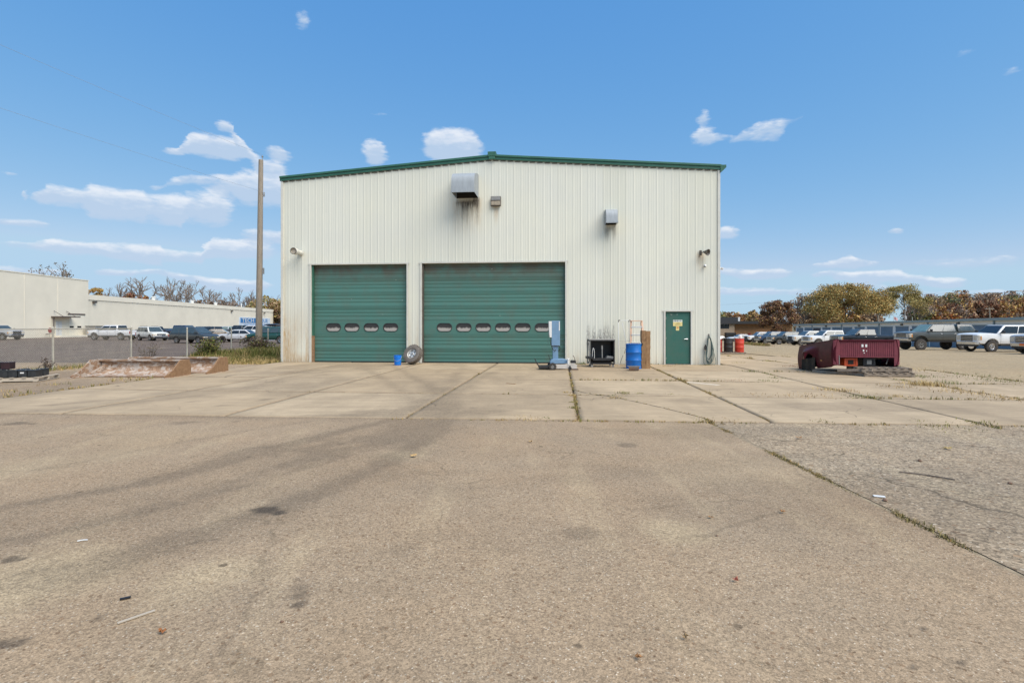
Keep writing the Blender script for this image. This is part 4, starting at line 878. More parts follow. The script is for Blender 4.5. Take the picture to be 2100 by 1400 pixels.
# ladder
t = thing('stepladder', 'folded stepladder with orange rails and aluminium steps leaning on the wall', 'ladder', ((1309 - 1050) / 1080 * 20.0, 20.0, .012), 0)
H_ = 1.72; lean = .42
def lp(x, s, dy=0.0): return (x, -.1 + lean * s + dy, H_ * s)
for sg in (-1, 1):
    m = MB(); m.bar(lp(sg * .30, 0), lp(sg * .205, 1), .075, .028); m.build('rail', 'fibreglass', t, bevel=.004)
    m = MB(); m.bar(lp(sg * .28, 0, .10), lp(sg * .195, .97, .09), .05, .02); m.build('back_rail', 'fibreglass', t, bevel=.003)
for i in range(5):
    s = .17 + i * .175; w = .30 - .095 * s; m = MB(); m.box(lp(0, s), (2 * w, .085, .024)); m.box(Vector(lp(0, s)) + Vector((0, -.04, -.02)), (2 * w, .006, .045)); m.build('step', 'aluminium', t, bevel=.003)
m = MB(); m.box(lp(0, 1.0, .03), (.45, .2, .035)); m.build('top_cap', 'fibreglass', t, bevel=.006)
# rough timbers and tray
t = thing('rough_timber', 'upright rough brown timber beam standing right of the blue drum', 'timber', ((1323.5 - 1050) / 1080 * 18.85, 18.85, .012), 0)
rg = random.Random(12)
for x0, x1, hh, yy in ((-.155, -.005, 1.36, 0), (.003, .155, 1.345, .01)):
    b = MB(); n = 14; vs = []
    for i in range(n + 1):
        z = hh * i / n; j = lambda: rg.uniform(-.008, .008); bite = -.05 if (x0 < -.1 and i == 9) else 0
        vs += [(x0 + j() - bite, -.1 + yy + j(), z), (x1 + j(), -.1 + yy + j(), z), (x1 + j(), .1 + yy + j(), z), (x0 + j() - bite, .1 + yy + j(), z)]
    fs = [(0, 3, 2, 1), (4 * n, 4 * n + 1, 4 * n + 2, 4 * n + 3)]
    for i in range(n):
        for q in range(4): fs.append((4 * i + q, 4 * i + (q + 1) % 4, 4 * i + 4 + (q + 1) % 4, 4 * i + 4 + q))
    b.add([(z, x, y) for x, y, z in vs], fs); o = b.build('beam', 'timber', t, (0, 0, 0), (0, R(-90), 0)); o.rotation_euler = Matrix(((0, 1, 0), (0, 0, 1), (1, 0, 0))).to_euler()
t = thing('oil_tray', 'low rusty steel tray on the concrete in front of the blue drum', 'tray', ((1300 - 1050) / 1080 * 18.1, 18.1, .012), R(-3))
m = MB(); m.lathe([(.17, 0), (.205, .02), (.215, .13), (.20, .13), (.18, .03), (0, .03)], 4, Matrix.Rotation(R(45), 4, 'Z') @ Matrix.Diagonal((1.32, 1, 1, 1))); m.build('pan', 'tray_rust', t)
m = MB()
for s in (-1, 1): m.box((0, s * .148, .138), (.42, .022, .014)); m.box((s * .2, 0, .138), (.02, .28, .014))
m.build('rolled_rim', 'grey_metal', t)

# ------------------------------------------------------------------ maroon pickup bed on pallets
BR = R(-5.5); T = thing('pickup_bed', 'detached maroon pickup bed with ribbed front resting on pallets', 'pickup bed', (10.95, 16.25, .0), BR)
# local: x across, y back (away from the viewer), tilts down to the rear
tilt = math.atan2(.30, 2.4); LB = 2.45; HW = .97
def bp(x, y, z): return (x, y, z + .33 - y * math.tan(tilt))
m = MB(); n = 26; V = []; zlo, zhi = .26, .75
prof = []
for i in range(n):
    x0 = -.80 + 1.6 * i / n; p = 1.6 / n; prof += [(x0, 0), (x0 + p * .3, 0), (x0 + p * .45, .011), (x0 + p * .85, .011)]
prof.append((.80, 0))
vs = [bp(x, .02 + d, z) for x, d in prof for z in (zlo, zhi)]; m.add(vs, [(2 * i, 2 * i + 2, 2 * i + 3, 2 * i + 1) for i in range(len(prof) - 1)])
m.build('bulkhead', 'bed_maroon_lit', T)
m = MB(); m.prism([(-.80, .725), (.80, .725), (.80, .785), (-.80, .785)], -.015, .06, fn=bp); m.build('bulkhead_rail', 'bed_maroon', T, bevel=.012)
m = MB(); m.prism([(-.80, .235), (.80, .235), (.80, .262), (-.80, .262)], -.005, .05, fn=bp); m.build('bulkhead_lip', 'bed_maroon_lit', T)
def flank(s):
    nu, nz = 64, 26; V = []; F = []
    for j in range(nz + 1):
        for i in range(nu + 1):
            y = LB * i / nu; z = -.06 + .86 * j / nz
            x = HW + .05 * math.sin(min(1, max(0, (z + .06) / .8)) * math.pi) * 1.0 - .03
            bul = .19 * float(sst(.62, .05, abs(y - 1.5))) * float(sst(.72, .5, z)); x += bul
            if z > .76: x -= (z - .76) * .9
            fr = max(0, .10 - y); x -= fr * fr * 8
            yy = max(y, .0); zz = z + float(sst(.25, 0, y)) * float(sst(.12, -.06, z)) * .05
            V.append(bp(s * x, yy, zz))
    for j in range(nz):
        for i in range(nu):
            y = LB * (i + .5) / nu; z = -.06 + .86 * (j + .5) / nz
            if math.hypot((y - 1.5), (z - .03)) < .47: continue
            a = j * (nu + 1) + i; F.append((a, a + 1, a + nu + 2, a + nu + 1))
    b = MB(); b.add(V, F); o = b.build('bed_side', 'bed_maroon', T, smooth=50)
    md_ = o.modifiers.new('thickness', 'SOLIDIFY'); md_.thickness = .02; md_.offset = 0
    b = MB()                              # front return that turns round the corner
    b.add([bp(s * .80, .015, z) for z in (-.02, .78)] + [bp(s * .90, .0, z) for z in (.0, .78)] + [bp(s * (HW - .0), .04, z) for z in (.02, .76)], [(0, 2, 3, 1), (2, 4, 5, 3)]); b.build('front_corner', 'bed_maroon_lit', T, smooth=60)
    b = MB(); b.prism([(s * .80, .78), (s * (HW - .02), .775), (s * (HW - .02), .80), (s * .80, .80)], .0, LB, fn=bp); b.build('top_rail', 'bed_maroon', T, bevel=.01)
    return o
flank(-1); flank(1)
m = MB(); m.prism([(-.88, .235), (.88, .235), (.88, .255), (-.88, .255)], .05, LB - .02, fn=bp); m.build('bed_floor', 'black_metal', T)
for s in (-1, 1):
    m = MB(); n = 14; pts = [(1.5 + .49 * math.cos(a), .03 + .49 * math.sin(a)) for a in np.linspace(0, math.pi, n)]
    vs = [bp(s * .62, y, z) for y, z in pts] + [bp(s * (HW + .02), y, z) for y, z in pts]; m.add(vs, [(i, i + 1, n + i + 1, n + i) for i in range(n - 1)] + [tuple(range(n))]); m.build('wheel_house', 'black_plastic', T)
    m = MB(); rg = random.Random(9); vs = []; fs = []
    for j in range(9):
        for i in range(9):
            y = 1.03 + .115 * i; z = -.06 - (.02 if j == 0 else 0) + .045 * j; vs.append((s * (HW + .08 + .03 * math.sin(i * 1.7) + rg.uniform(-.006, .006)), y, max(.015, bp(0, y, z)[2])))
    for j in range(8):
        for i in range(8): fs.append((j * 9 + i, j * 9 + i + 1, j * 9 + i + 10, j * 9 + i + 9))
    m.add(vs, fs); m.build('mud_flap_cover', 'dark_gap', T, smooth=80)
m = MB(); m.prism([(-.80, .25), (.80, .25), (.80, .76), (-.80, .76)], LB - .05, LB, fn=bp); m.build('tailgate', 'bed_maroon', T)
m = MB(); m.box(bp(-HW - .035, .72, .18), (.012, .10, .025)); m.build('side_marker', 'amber', T)
m = MB()
for x, z, w, h in ((-.12, .60, .055, .085), (-.01, .60, .055, .085), (-.09, .45, .04, .06), (-.0, .44, .02, .04), (-.07, .375, .03, .025)): m.box(bp(x, .015, z), (w, .006, h))
kind(m.build('torn_stickers', 'white_paint', T), 'stuff')
m = MB(); m.bx(-.815, -.795, .0, .03, .35, .62); m.build('latch_bar', 'grey_metal', T); m = MB(); m.bar((.62, .1, .36), (.78, .25, .58), .02, .02); m.build('support_rod', 'grey_metal', T)
def crate(name, label, x, y, z, w, h, mat, rz):
    t = thing(name, label, 'crate'); t.location = T.matrix_basis @ Vector((x, y, z)); t.rotation_euler = (0, 0, BR + rz)
    m = MB(); m.prism([(-w / 2 + .02, 0), (w / 2 - .02, 0), (w / 2, h), (-w / 2, h)], .02, .36); m.build('tub', mat, t, bevel=.015)
    m = MB(); f = .05
    for a, b_, c, d in ((-w / 2, w / 2, 0, f), (-w / 2, w / 2, h - f * .7, h), (-w / 2, -w / 2 + f * 1.2, f, h - f * .7), (w / 2 - f * 1.2, w / 2, f, h - f * .7)): m.bx(a, b_, .0, .035, c, d)
    m.build('front_frame', mat, t, bevel=.008)
    m = MB(); m.bx(-w * .2, w * .2, .005, .03, h * .25, h * .75); m.build('front_grip', 'dark_gap' if mat != 'black_plastic' else 'grey_metal', t)
    return t
T.location.z = 0.0; bpy.context.view_layer.update()
crate('plastic_crate', 'orange-red plastic crate tucked under the maroon pickup bed', -.40, .12, .285, .40, .25, 'orange_plastic', R(4))
crate('plastic_crate', 'black plastic crate under the maroon bed beside the orange one', .16, .16, .285, .34, .25, 'black_plastic', R(-3))
PX, PY = 11.33, 15.95
pallet('pallet', 'lower of two grey pallets under the front of the pickup bed', (PX, PY + .28, .012), BR + R(2), 1.45, 1.0, 'pallets under the pickup bed', seed=1)
pallet('pallet', 'upper of two grey pallets under the front of the pickup bed', (PX - .02, PY + .31, .148), BR - R(1), 1.42, .95, 'pallets under the pickup bed', seed=2)
for i, (x0, y0, z0, x1, y1, z1, lb) in enumerate(((9.95, 17.4, .05, 10.75, 15.9, .06, 'long grey timber on the ground under the left edge of the pickup bed'), (10.2, 16.5, .15, 10.85, 15.85, .2, 'short grey timber lying on the long one under the pickup bed'))):
    t = thing('loose_timber', lb, 'timber', ((x0 + x1) / 2, (y0 + y1) / 2, 0)); m = MB(); c = Vector(t.location); m.bar(Vector((x0, y0, z0)) - c, Vector((x1, y1, z1)) - c, .11, .07); m.build('plank', 'pallet_wood', t, bevel=.006)

# ------------------------------------------------------------------ snow pushers
def pusher(label, x0, x1, y0, seed):
    t = thing('snow_pusher', label, 'snow pusher', ((x0 + x1) / 2, y0, .0), R(-2.5)); w = (x1 - x0) / 2; rg = random.Random(seed)
    arc = [(.55, .035), (.70, .05), (.84, .10), (.94, .18), (1.0, .28), (1.0, .38), (.95, .47)]; nx = 46
    V = []; F = []
    for y, z in arc:
        for i in range(nx + 1): V.append((-w + .02 + (2 * w - .04) * i / nx, y + rg.uniform(-.03, .03), z + rg.uniform(-.02, .02)))
    for r in range(len(arc) - 1): F += [(r * (nx + 1) + i, r * (nx + 1) + i + 1, (r + 1) * (nx + 1) + i + 1, (r + 1) * (nx + 1) + i) for i in range(nx)]
    m = MB(); m.add(V, F); o = m.build('moldboard', 'plow_paint', t, smooth=50); md_ = o.modifiers.new('thickness', 'SOLIDIFY'); md_.thickness = .015; md_.offset = 1
    m = MB(); m.bar((-w, .95, .47), (w, .95, .47), .09, .06); m.build('top_beam', 'plow_paint', t, bevel=.01)
    m = MB(); m.prism([(0.34, .0), (.58, .0), (.58, .05), (.34, .03)], -w + .03, w - .03, fn=lambda x, y, z: (y, x, z + .008)); m.build('cutting_edge', 'plow_paint', t)
    for s in (-1, 1):
        m = MB(); pl = [(-.05, .01), (1.12, .01), (1.12, .30), (1.04, .50), (.62, .50), (.48, .38), (.30, .22), (.02, .10), (-.08, .06)]
        m.prism(pl, s * w - .02, s * w + .02, fn=lambda x, y, z: (y, x, z)); m.build('end_plate', 'plow_rust' if s > 0 else 'plow_paint', t, bevel=.006)
        m = MB(); m.bx(s * w - .07, s * w + .05, -.10, 1.1, .0, .022); m.build('skid_shoe', 'plow_paint', t, bevel=.005)
        if s < 0:
            m = MB(); m.bar((s * w + .05, .45, .05), (s * w + .25, .9, .32), .05, .04); m.build('brace', 'plow_paint', t)
    for i in range(4):
        x = -w + 2 * w * (i + .5) / 4; m = MB(); m.prism([(.97, .06), (1.13, .02), (1.13, .08), (1.03, .5)], x - .015, x + .015, fn=lambda x, y, z: (y, x, z)); m.build('back_rib', 'plow_rust', t)
pusher('nearer rust-flaked white snow pusher lying by the left edge of the concrete', -12.95, -10.12, 15.45, 3)
pusher('farther rusty white snow pusher lying behind the other one', -12.7, -9.65, 16.75, 4)

# ------------------------------------------------------------------ batteries on a pallet
pallet('pallet', 'pale pallet loaded with old black car batteries', (-14.0, 14.75, .004), R(14), 1.75, 1.05, mat='pale_wood', seed=6)
BM = Matrix.Translation((-14.0, 14.75, .004)) @ Matrix.Rotation(R(14), 4, 'Z')
BAT = [('first from the right end of the front row', .72, -.34, 0, 'black_plastic'), ('second from the right, with a white tag', .50, -.34, 0, 'black_plastic'), ('third from the right end of the front row', .28, -.35, 0, 'black_plastic'),
       ('fourth from the right end of the front row', .06, -.34, 0, 'black_plastic'), ('fifth from the right end of the front row', -.16, -.36, 0, 'black_plastic'), ('sixth from the right end of the front row', -.40, -.34, 0, 'black_plastic'), ('seventh from the right end of the front row', -.64, -.34, 0, 'black_plastic'),
       ('right end of the back row', .66, .1, 0, 'black_plastic'), ('behind the middle of the front row', .20, .1, 0, 'black_plastic'), ('at the left of the back row', -.3, .12, 0, 'black_plastic'),
       ('dark red one of the upper layer', .02, -.2, 1, 'battery_red'), ('black one with a handle', -.25, -.22, 1, 'black_plastic'), ('leftmost of the upper layer', -.52, -.2, 1, 'black_plastic')]
pm('battery_red', (.03, .010, .012), .5, var=.3, dirt=.2); pm('battery_black', (.022, .024, .025), .5, var=.4, vs=9, dirt=.25, dirtc=(.11, .1, .085)); rg = random.Random(31)
for i, (wh, x, y, lv, mt) in enumerate(BAT):
    t = thing('car_battery', f'old {"dark red" if mt == "battery_red" else "black"} car battery on the pallet, {wh}' if lv == 0 else f'old car battery stacked on the others, the {wh}', 'battery', group='car batteries on the pallet')
    t.location = BM @ Vector((x, y, .132 + lv * .215)); t.rotation_euler = (0, 0, R(14) + rg.uniform(-.05, .05)); mt2 = mt if mt == 'battery_red' else 'battery_black'
    m = MB(); m.bx(-.10, .10, -.13, .13, 0, .165); m.build('case', mt2, t, bevel=.006)
    m = MB(); m.bx(-.104, .104, -.134, .134, .166, .19); m.build('lid', mt2, t, bevel=.006)
    for s in (-1, 1): m = MB(); m.cyl((.06, s * .09, .19), (.06, s * .09, .21), .012, n=10); m.build('terminal', 'grey_metal', t)
    if i in (1,): m = MB(); m.bx(-.05, .04, -.1345, -.1315, .10, .135); m.build('tag', 'white_paint', t)
    if i in (11, 7): m = MB(); m.tube(spline([(-.09, 0, .19), (-.06, 0, .26), (.05, 0, .27), (.09, 0, .19)], 6), .009, 6); m.build('carry_strap', 'rubber', t)
    if i == 3: m = MB(); m.tube(spline([(.06, .09, .21), (.0, .05, .30), (-.15, .05, .36), (-.25, .1, .25)], 6), .008, 6); m.build('cable', 'rubber', t)
# ------------------------------------------------------------------ vehicles (local: x forward, y left, z up)
def section(w, zb, zt_, crown):
    h = zt_ - zb
    half = [(.0, zb), (.80 * w, zb), (.95 * w, zb + .08 * h), (.992 * w, zb + .30 * h), (1.0 * w, zb + .55 * h), (.985 * w, zb + .78 * h), (.955 * w, zt_ - .05 * h), (.88 * w, zt_), (.45 * w, zt_ + crown * .8), (0, zt_ + crown)]
    return half + [(-y, z) for y, z in half[-2:0:-1]]
def loft(stations, W, split=None):
    m = MB(); n = None; vs = []
    for (x, zb, zt_, wf, cr) in stations:
        s = section(W / 2 * wf, zb, zt_, cr); n = len(s); vs += [(x, y, z) for y, z in s]
    fs = []; mi = []
    for i in range(len(stations) - 1):
        for j in range(n):
            fs.append((i * n + j, i * n + (j + 1) % n, (i + 1) * n + (j + 1) % n, (i + 1) * n + j)); lowj = j if j < n / 2 else n - 1 - j
            mi.append(2 if split and lowj < split else 0)
    fs += [tuple(range(n)), tuple(range(len(vs) - n, len(vs)))[::-1]]; mi += [0, 0]
    m.v = vs; m.f = fs; m.m = mi
    return m
def cut_arches(me, arches, W, mats):
    """subtract wheel-arch cylinders from a closed body"""
    o = bpy.data.objects.new('tmp', me); COL.objects.link(o); cutters = []
    for (x, z, r) in arches:
        c = MB()
        for s in (-1, 1): c.cyl((x, s * (W / 2 - .30), z), (x, s * (W / 2 + .2), z), r, n=24, mi=1)
        cm = c.mesh('tmpc', mats); co = bpy.data.objects.new('tmpc', cm); COL.objects.link(co); cutters.append(co)
        b = o.modifiers.new('b', 'BOOLEAN'); b.operation = 'DIFFERENCE'; b.solver = 'EXACT'; b.object = co; b.material_mode = 'INDEX'
    bpy.context.view_layer.update(); dg = bpy.context.evaluated_depsgraph_get()
    nm = bpy.data.meshes.new_from_object(o.evaluated_get(dg)); nm.materials.clear()
    for q in mats: nm.materials.append(MATS[q])
    for co in cutters: cm = co.data; bpy.data.objects.remove(co); bpy.data.meshes.remove(cm)
    bpy.data.objects.remove(o)
    nm.polygons.foreach_set('use_smooth', [True] * len(nm.polygons)); nm.set_sharp_from_angle(angle=R(17))
    return nm
VT = {
    'pickup': dict(L=5.9, W=2.02, H=1.95, zb=.52, hood=1.29, belt=1.29, wb=1.46, rf=.74, rr=-1.13, rb=-1.22, xf=1.93, xr=-1.72, r=.42, nw=2, bed=True),
    'heavy': dict(L=6.2, W=2.05, H=2.06, zb=.58, hood=1.42, belt=1.38, wb=1.62, rf=.90, rr=-1.15, rb=-1.25, xf=2.05, xr=-1.85, r=.43, nw=2, bed=True),
    'extcab': dict(L=5.9, W=2.02, H=1.97, zb=.56, hood=1.34, belt=1.32, wb=1.42, rf=.72, rr=-.80, rb=-.90, xf=1.93, xr=-1.75, r=.41, nw=2, bed=True),
    'suv': dict(L=4.75, W=1.88, H=1.76, zb=.42, hood=1.05, belt=1.10, wb=1.08, rf=.42, rr=-2.0, rb=-2.22, xf=1.45, xr=-1.33, r=.37, nw=3, bed=False),
    'van': dict(L=5.08, W=1.95, H=1.74, zb=.34, hood=.98, belt=1.03, wb=1.68, rf=.62, rr=-2.15, rb=-2.42, xf=1.62, xr=-1.42, r=.34, nw=3, bed=False),
    'sedan': dict(L=4.85, W=1.83, H=1.44, zb=.32, hood=.88, belt=.93, wb=1.0, rf=.28, rr=-1.0, rb=-1.72, xf=1.42, xr=-1.38, r=.33, nw=2, bed=False)}
def vehicle(name, label, cat, kind_, paint, loc, heading, lower=None, rim='alloy', rims='five', glass='glass_dark', lift=0., wr=None, grille='chrome', bumper='chrome', topper=None, plate=None, group=None, detail=True, rack=False, wglass=None):
    p = dict(VT[kind_]); L, W = p['L'], p['W']; lf = lift; z_ = lambda v: v + lf
    zb, hood, belt, H = z_(p['zb']), z_(p['hood']), z_(p['belt']), z_(p['H']); r = wr or p['r']
    t = thing(name, label, cat, (loc[0], loc[1], loc[2]), heading, group); f = L / 2; tr = p['bed'] or kind_ == 'suv'
    front = [(p['wb'] + .05, zb, belt - .01, 1.0, .035), (p['wb'] + .5, zb, hood, 1.0, .045), (f - .55, zb, hood - .02, 1.0, .05), (f - .25, zb + .02, hood - (.05 if p['bed'] else .10), .99, .045), (f - .09, zb + .02, hood - (.08 if p['bed'] else .16), .965, .035), (f - .02, zb + .03, hood - (.11 if p['bed'] else .20), .93, .02), (f, zb + .05, hood - (.16 if p['bed'] else .26), .89, .0)]
    mats = [paint, 'black_plastic', lower or paint]
    if p['bed']:
        st = [(p['rb'] - .03, zb, belt, 1.0, .0), (p['rb'] + .1, zb, belt, 1.0, .0)] + front
    else:
        rz = belt - .02 if kind_ != 'sedan' else belt + .0
        st = [(-f, zb + .12, rz - .12, .90, .0), (-f + .08, zb + .05, rz - .02, .96, .01), (-f + .35, zb, rz, 1.0, .02), (p['rb'] + .4, zb, belt, 1.0, .02)] + front
    st = sorted(st)
    ar = r * (1.27 if p['bed'] else 1.18) + lf * .12; az0 = r + (.05 if p['bed'] else .02) + lf * .3
    arches = [(p['xf'], az0, ar)] + ([] if p['bed'] else [(p['xr'], az0, ar)])
    body = ob('body', cut_arches(loft(st, W, 4 if lower else None).mesh('body', mats), arches, W, mats), t)
    if p['bed']:
        xb = p['rb'] - .055; bt = belt - .01
        st = [(-f, zb + .06, bt, .97, 0), (-f + .06, zb + .02, bt, .99, 0), (-f + .3, zb + .02, bt, 1.0, 0), (xb - .1, zb + .02, bt, 1.0, 0), (xb, zb + .02, bt, .99, 0)]
        ob('bed', cut_arches(loft(st, W, 4 if lower else None).mesh('bed', mats), [(p['xr'], az0, ar)], W, mats), t)
        m = MB(); m.bx(-f + .08, xb - .05, -W / 2 + .16, W / 2 - .16, bt - .02, bt + .012); m.build('bed_liner', 'black_plastic', t)
        m = MB(); m.bx(-f + .3, p['xf'] - .5, -.42, .42, zb - .13, zb + .05); m.build('chassis', 'black_metal', t)
    # greenhouse
    wb_, wr_ = W / 2 * .93, W / 2 * .74
    c = [(p['wb'], wb_, belt - .015), (p['rf'], wr_, H - .03), (p['rr'], wr_, H - .03), (p['rb'], wb_, belt - .015)]
    m = MB(); m.add([(x, y, z) for x, y, z in c] + [(x, -y, z) for x, y, z in c], [(0, 1, 2, 3), (7, 6, 5, 4), (0, 4, 5, 1), (1, 5, 6, 2), (2, 6, 7, 3), (3, 7, 4, 0)])
    cab = m.build('cab', paint, t, bevel=.075, seg=3, smooth=40)
    def sp(x, s, z, o=.007): tt = (z - belt) / (H - .03 - belt); return (x, s * (wb_ + (wr_ - wb_) * tt + o), z)
    lo, hi = belt + .035, H - .125
    def xat(z, e): tt = (z - belt) / (H - .03 - belt); a, b = (p['wb'], p['rf']) if e == 'f' else (p['rb'], p['rr']); return a + (b - a) * tt
    nw = p['nw']; edges = {2: [0, .52, 1], 3: [0, .36, .68, 1]}[nw]
    for s in (-1, 1):
        for k in range(nw):
            q = []
            for zz, e0, e1 in ((lo, edges[k], edges[k + 1]), (hi, edges[k], edges[k + 1])):
                a = xat(zz, 'f') - .14; b = xat(zz, 'r') + .12; x0 = a + (b - a) * e0 - (.03 if k else 0); x1 = a + (b - a) * e1 + (.03 if k < nw - 1 else 0); q.append((x0, x1, zz))
            P = [sp(q[0][0], s, lo), sp(q[0][1], s, lo), sp(q[1][1], s, hi), sp(q[1][0], s, hi)]; Q = [(x, y - s * .02, z) for x, y, z in P]
            m = MB(); m.add(P + Q, [(0, 1, 2, 3), (7, 6, 5, 4)] + [(i, 4 + i, 4 + (i + 1) % 4, (i + 1) % 4) for i in range(4)]); m.build('side_window', glass, t)
    for nm, e, s in (('windshield', 'f', 1), ('rear_window', 'r', -1)):
        P = []
        for zz in (lo - .0, hi + .05):
            tt = (zz - belt) / (H - .03 - belt); w = wb_ + (wr_ - wb_) * tt - .10; P += [(xat(zz, e) + s * .012, w, zz + .006), (xat(zz, e) + s * .012, -w, zz + .006)]
        Q = [(x - s * .03, y, z) for x, y, z in P]; m = MB(); m.add(P + Q, [(0, 1, 3, 2), (4, 6, 7, 5), (0, 4, 5, 1), (2, 3, 7, 6), (0, 2, 6, 4), (1, 5, 7, 3)]); m.build(nm, wglass or ('glass_tint' if nm == 'windshield' else glass), t)
    # wheels
    for x in (p['xf'], p['xr']):
        for s in (-1, 1):
            g = ob('wheel', MB().box((0, 0, 0), (.08, .3, .08)).mesh('hub', 'black_metal'), t, (x, s * (W / 2 - .13 - .0), r)); wheel_parts(g, r, .27 if tr else .21, r * (.56 if lf < .1 else .5), rims, (0, 0, 0), rimm=rim, out=s)
    # front end
    gz = hood - (.12 if p['bed'] else .17 if tr else .26); gh = (.44 if p['bed'] else .28 if tr else .14) * (1.1 if kind_ == 'heavy' else 1)
    zg = gz - gh / 2 - .02
    m = MB(); m.bx(f - .05, f + .012, -W * .26, W * .26, zg - gh / 2, zg + gh / 2); g = m.build('grille', 'black_plastic', t, bevel=.01)
    m = MB(); k = 3 if tr else 1
    for i in range(k): zc = zg - gh / 2 + gh * (i + 1) / (k + 1); m.bx(f + .012, f + .022, -W * .25, W * .25, zc - .018, zc + .018)
    m.bx(f + .010, f + .020, -W * .27, W * .27, zg + gh / 2 - .02, zg + gh / 2 + .012); m.bx(f + .010, f + .020, -W * .27, W * .27, zg - gh / 2 - .01, zg - gh / 2 + .02); m.build('grille_bars', grille, g)
    for s in (-1, 1):
        m = MB(); xs_ = [(s * W * .285, f + .022), (s * W * .41, f + .016), (s * W * .465, f - .02), (s * W * .492, f - .10), (s * W * .4985, f - .26), (s * W * .30, f - .26)]; m.add([(x, y, zz) for zz in (zg - gh * .30, zg + gh * .44) for y, x in xs_], [tuple(range(6)), tuple(range(11, 5, -1))] + [(i, 6 + i, 6 + (i + 1) % 6, (i + 1) % 6) for i in range(6)]); h_ = m.build('headlight', 'headlamp', t, bevel=.01)
        m = MB(); m.bx(f - .25, f - .17, s * (W * .496), s * (W * .4985 + .006), zg - gh * .25, zg + gh * .3); m.build('turn_lamp', 'amber', h_)
        bt = belt - (.14 if p['bed'] else .12)
        m = MB(); m.bx(-f - .008, -f + .12, s * W * .40, s * (W * .485 + .006), bt - (.36 if tr else .2), bt); m.build('tail_light', 'tail_red', t, bevel=.01)
        m = MB(); m.box((p['wb'] - .28, s * (W / 2 + .12), belt + .13), (.12, .20, .20 if tr else .14)); mm_ = m.build('mirror', paint if not tr else 'black_plastic', t, bevel=.03); m = MB(); m.box((p['wb'] - .25, s * (W / 2 + .02), belt + .07), (.05, .12, .05)); m.build('mirror_arm', 'black_plastic', mm_)
        a, b = p['wb'] - .14, p['rb'] + .12
        for e in edges[1:3]:
            x = a + (b - a) * e + .12
            if x > p['rb'] + .1: m = MB(); m.box((x, s * (W / 2 * .985 + .01), belt - .17), (.17, .03, .035)); m.build('door_handle', 'chrome' if tr else paint, t, bevel=.006)
        for e in [0.02] + edges[1:]:      # shut lines of the doors
            x = a + (b - a) * min(e, .97) + (.0 if e else .05); sc2 = section(W / 2, zb, belt, 0)[2:7]; m = MB(); m.add([(x + dx, s * (y + .0025), z) for y, z in sc2 for dx in (-.006, .006)], [(2 * i, 2 * i + 1, 2 * i + 3, 2 * i + 2) for i in range(4)]); m.build('door_seam', 'dark_gap', t)
    m = MB(); bz = zb + .10; bh = .24 if tr else .16
    m.prism([(f - .12, -W * .47), (f + .06, -W * .40), (f + .10, 0), (f + .06, W * .40), (f - .12, W * .47), (f - .2, W * .47), (f - .2, -W * .47)], bz - bh / 2, bz + bh / 2, fn=lambda x, y, z: (x, z, y)); m.build('front_bumper', bumper if tr else paint, t, bevel=.02)
    m = MB(); m.prism([(f - .1, -W * .45), (f + .04, -W * .36), (f + .04, W * .36), (f - .1, W * .45)], bz - bh / 2 - .14, bz - bh / 2 - .01, fn=lambda x, y, z: (x, z, y)); m.build('air_dam', 'black_plastic', t)
    m = MB(); m.bx(-f - .14, -f + .1, -W * .46, W * .46, zb + .0, zb + .2); m.build('rear_bumper', bumper if p['bed'] else (lower or paint), t, bevel=.03)
    if plate: m = MB(); m.box((f + .106, 0, bz), (.008, .32, .16)); m.build('number_plate', plate, t)
    if tr:
        for s in (-1, 1): m = MB(); m.bx(p['rb'] + .1 if p['bed'] else p['xr'] + .55, p['xf'] - .58, s * (W / 2 - .06), s * (W / 2 + .03), zb - .10, zb - .04); m.build('side_step', 'black_metal' if not lower else lower, t, bevel=.015)
    if topper:
        xb = p['rb'] - .07; bt = belt + .005; hh = H - .02
        q = [(xb, W / 2 * .95, bt), (xb - .05, W / 2 * .76, hh), (-f + .32, W / 2 * .76, hh - .03), (-f + .02, W / 2 * .95, bt)]
        m = MB(); m.add([(x, y, z) for x, y, z in q] + [(x, -y, z) for x, y, z in q], [(0, 1, 2, 3), (7, 6, 5, 4), (0, 4, 5, 1), (1, 5, 6, 2), (2, 6, 7, 3), (3, 7, 4, 0)]); tp = m.build('bed_cap', topper, t, bevel=.05, smooth=40)
        for s in (-1, 1):
            def tpnt(x, z): tt = (z - bt) / (hh - bt); return (x, s * (W / 2 * .95 + (W / 2 * .76 - W / 2 * .95) * tt + .008), z)
            P = [tpnt(xb - .2, bt + .12), tpnt(-f + .32, bt + .12), tpnt(-f + .5, hh - .14), tpnt(xb - .22, hh - .14)]; Q = [(x, y - s * .02, z) for x, y, z in P]
            m = MB(); m.add(P + Q, [(0, 1, 2, 3), (7, 6, 5, 4)] + [(i, 4 + i, 4 + (i + 1) % 4, (i + 1) % 4) for i in range(4)]); m.build('cap_window', glass, tp)
    if rack:
        for s in (-1, 1): m = MB(); m.tube([(p['rf'] - .2, s * (wr_ - .08), H - .03), (p['rf'] - .3, s * (wr_ - .08), H + .05), (p['rr'] + .3, s * (wr_ - .08), H + .05), (p['rr'] + .2, s * (wr_ - .08), H - .03)], .018, 6); m.build('roof_rail', 'black_metal', t)
    return t
def at(px, Y): return ((px - 1050) / 1080 * Y, Y)
def park(px, Y, *a, name='pickup_truck', z=None, head=180, **k):
    x, y = at(px, Y); return vehicle(name, a[0], a[1], a[2], a[3], (x, y, (ztf(x, y) if z is None else z) + .0), R(head), **k)
GR = 'trucks parked along the storage units'; GL = 'vehicles parked in the neighbouring lot'
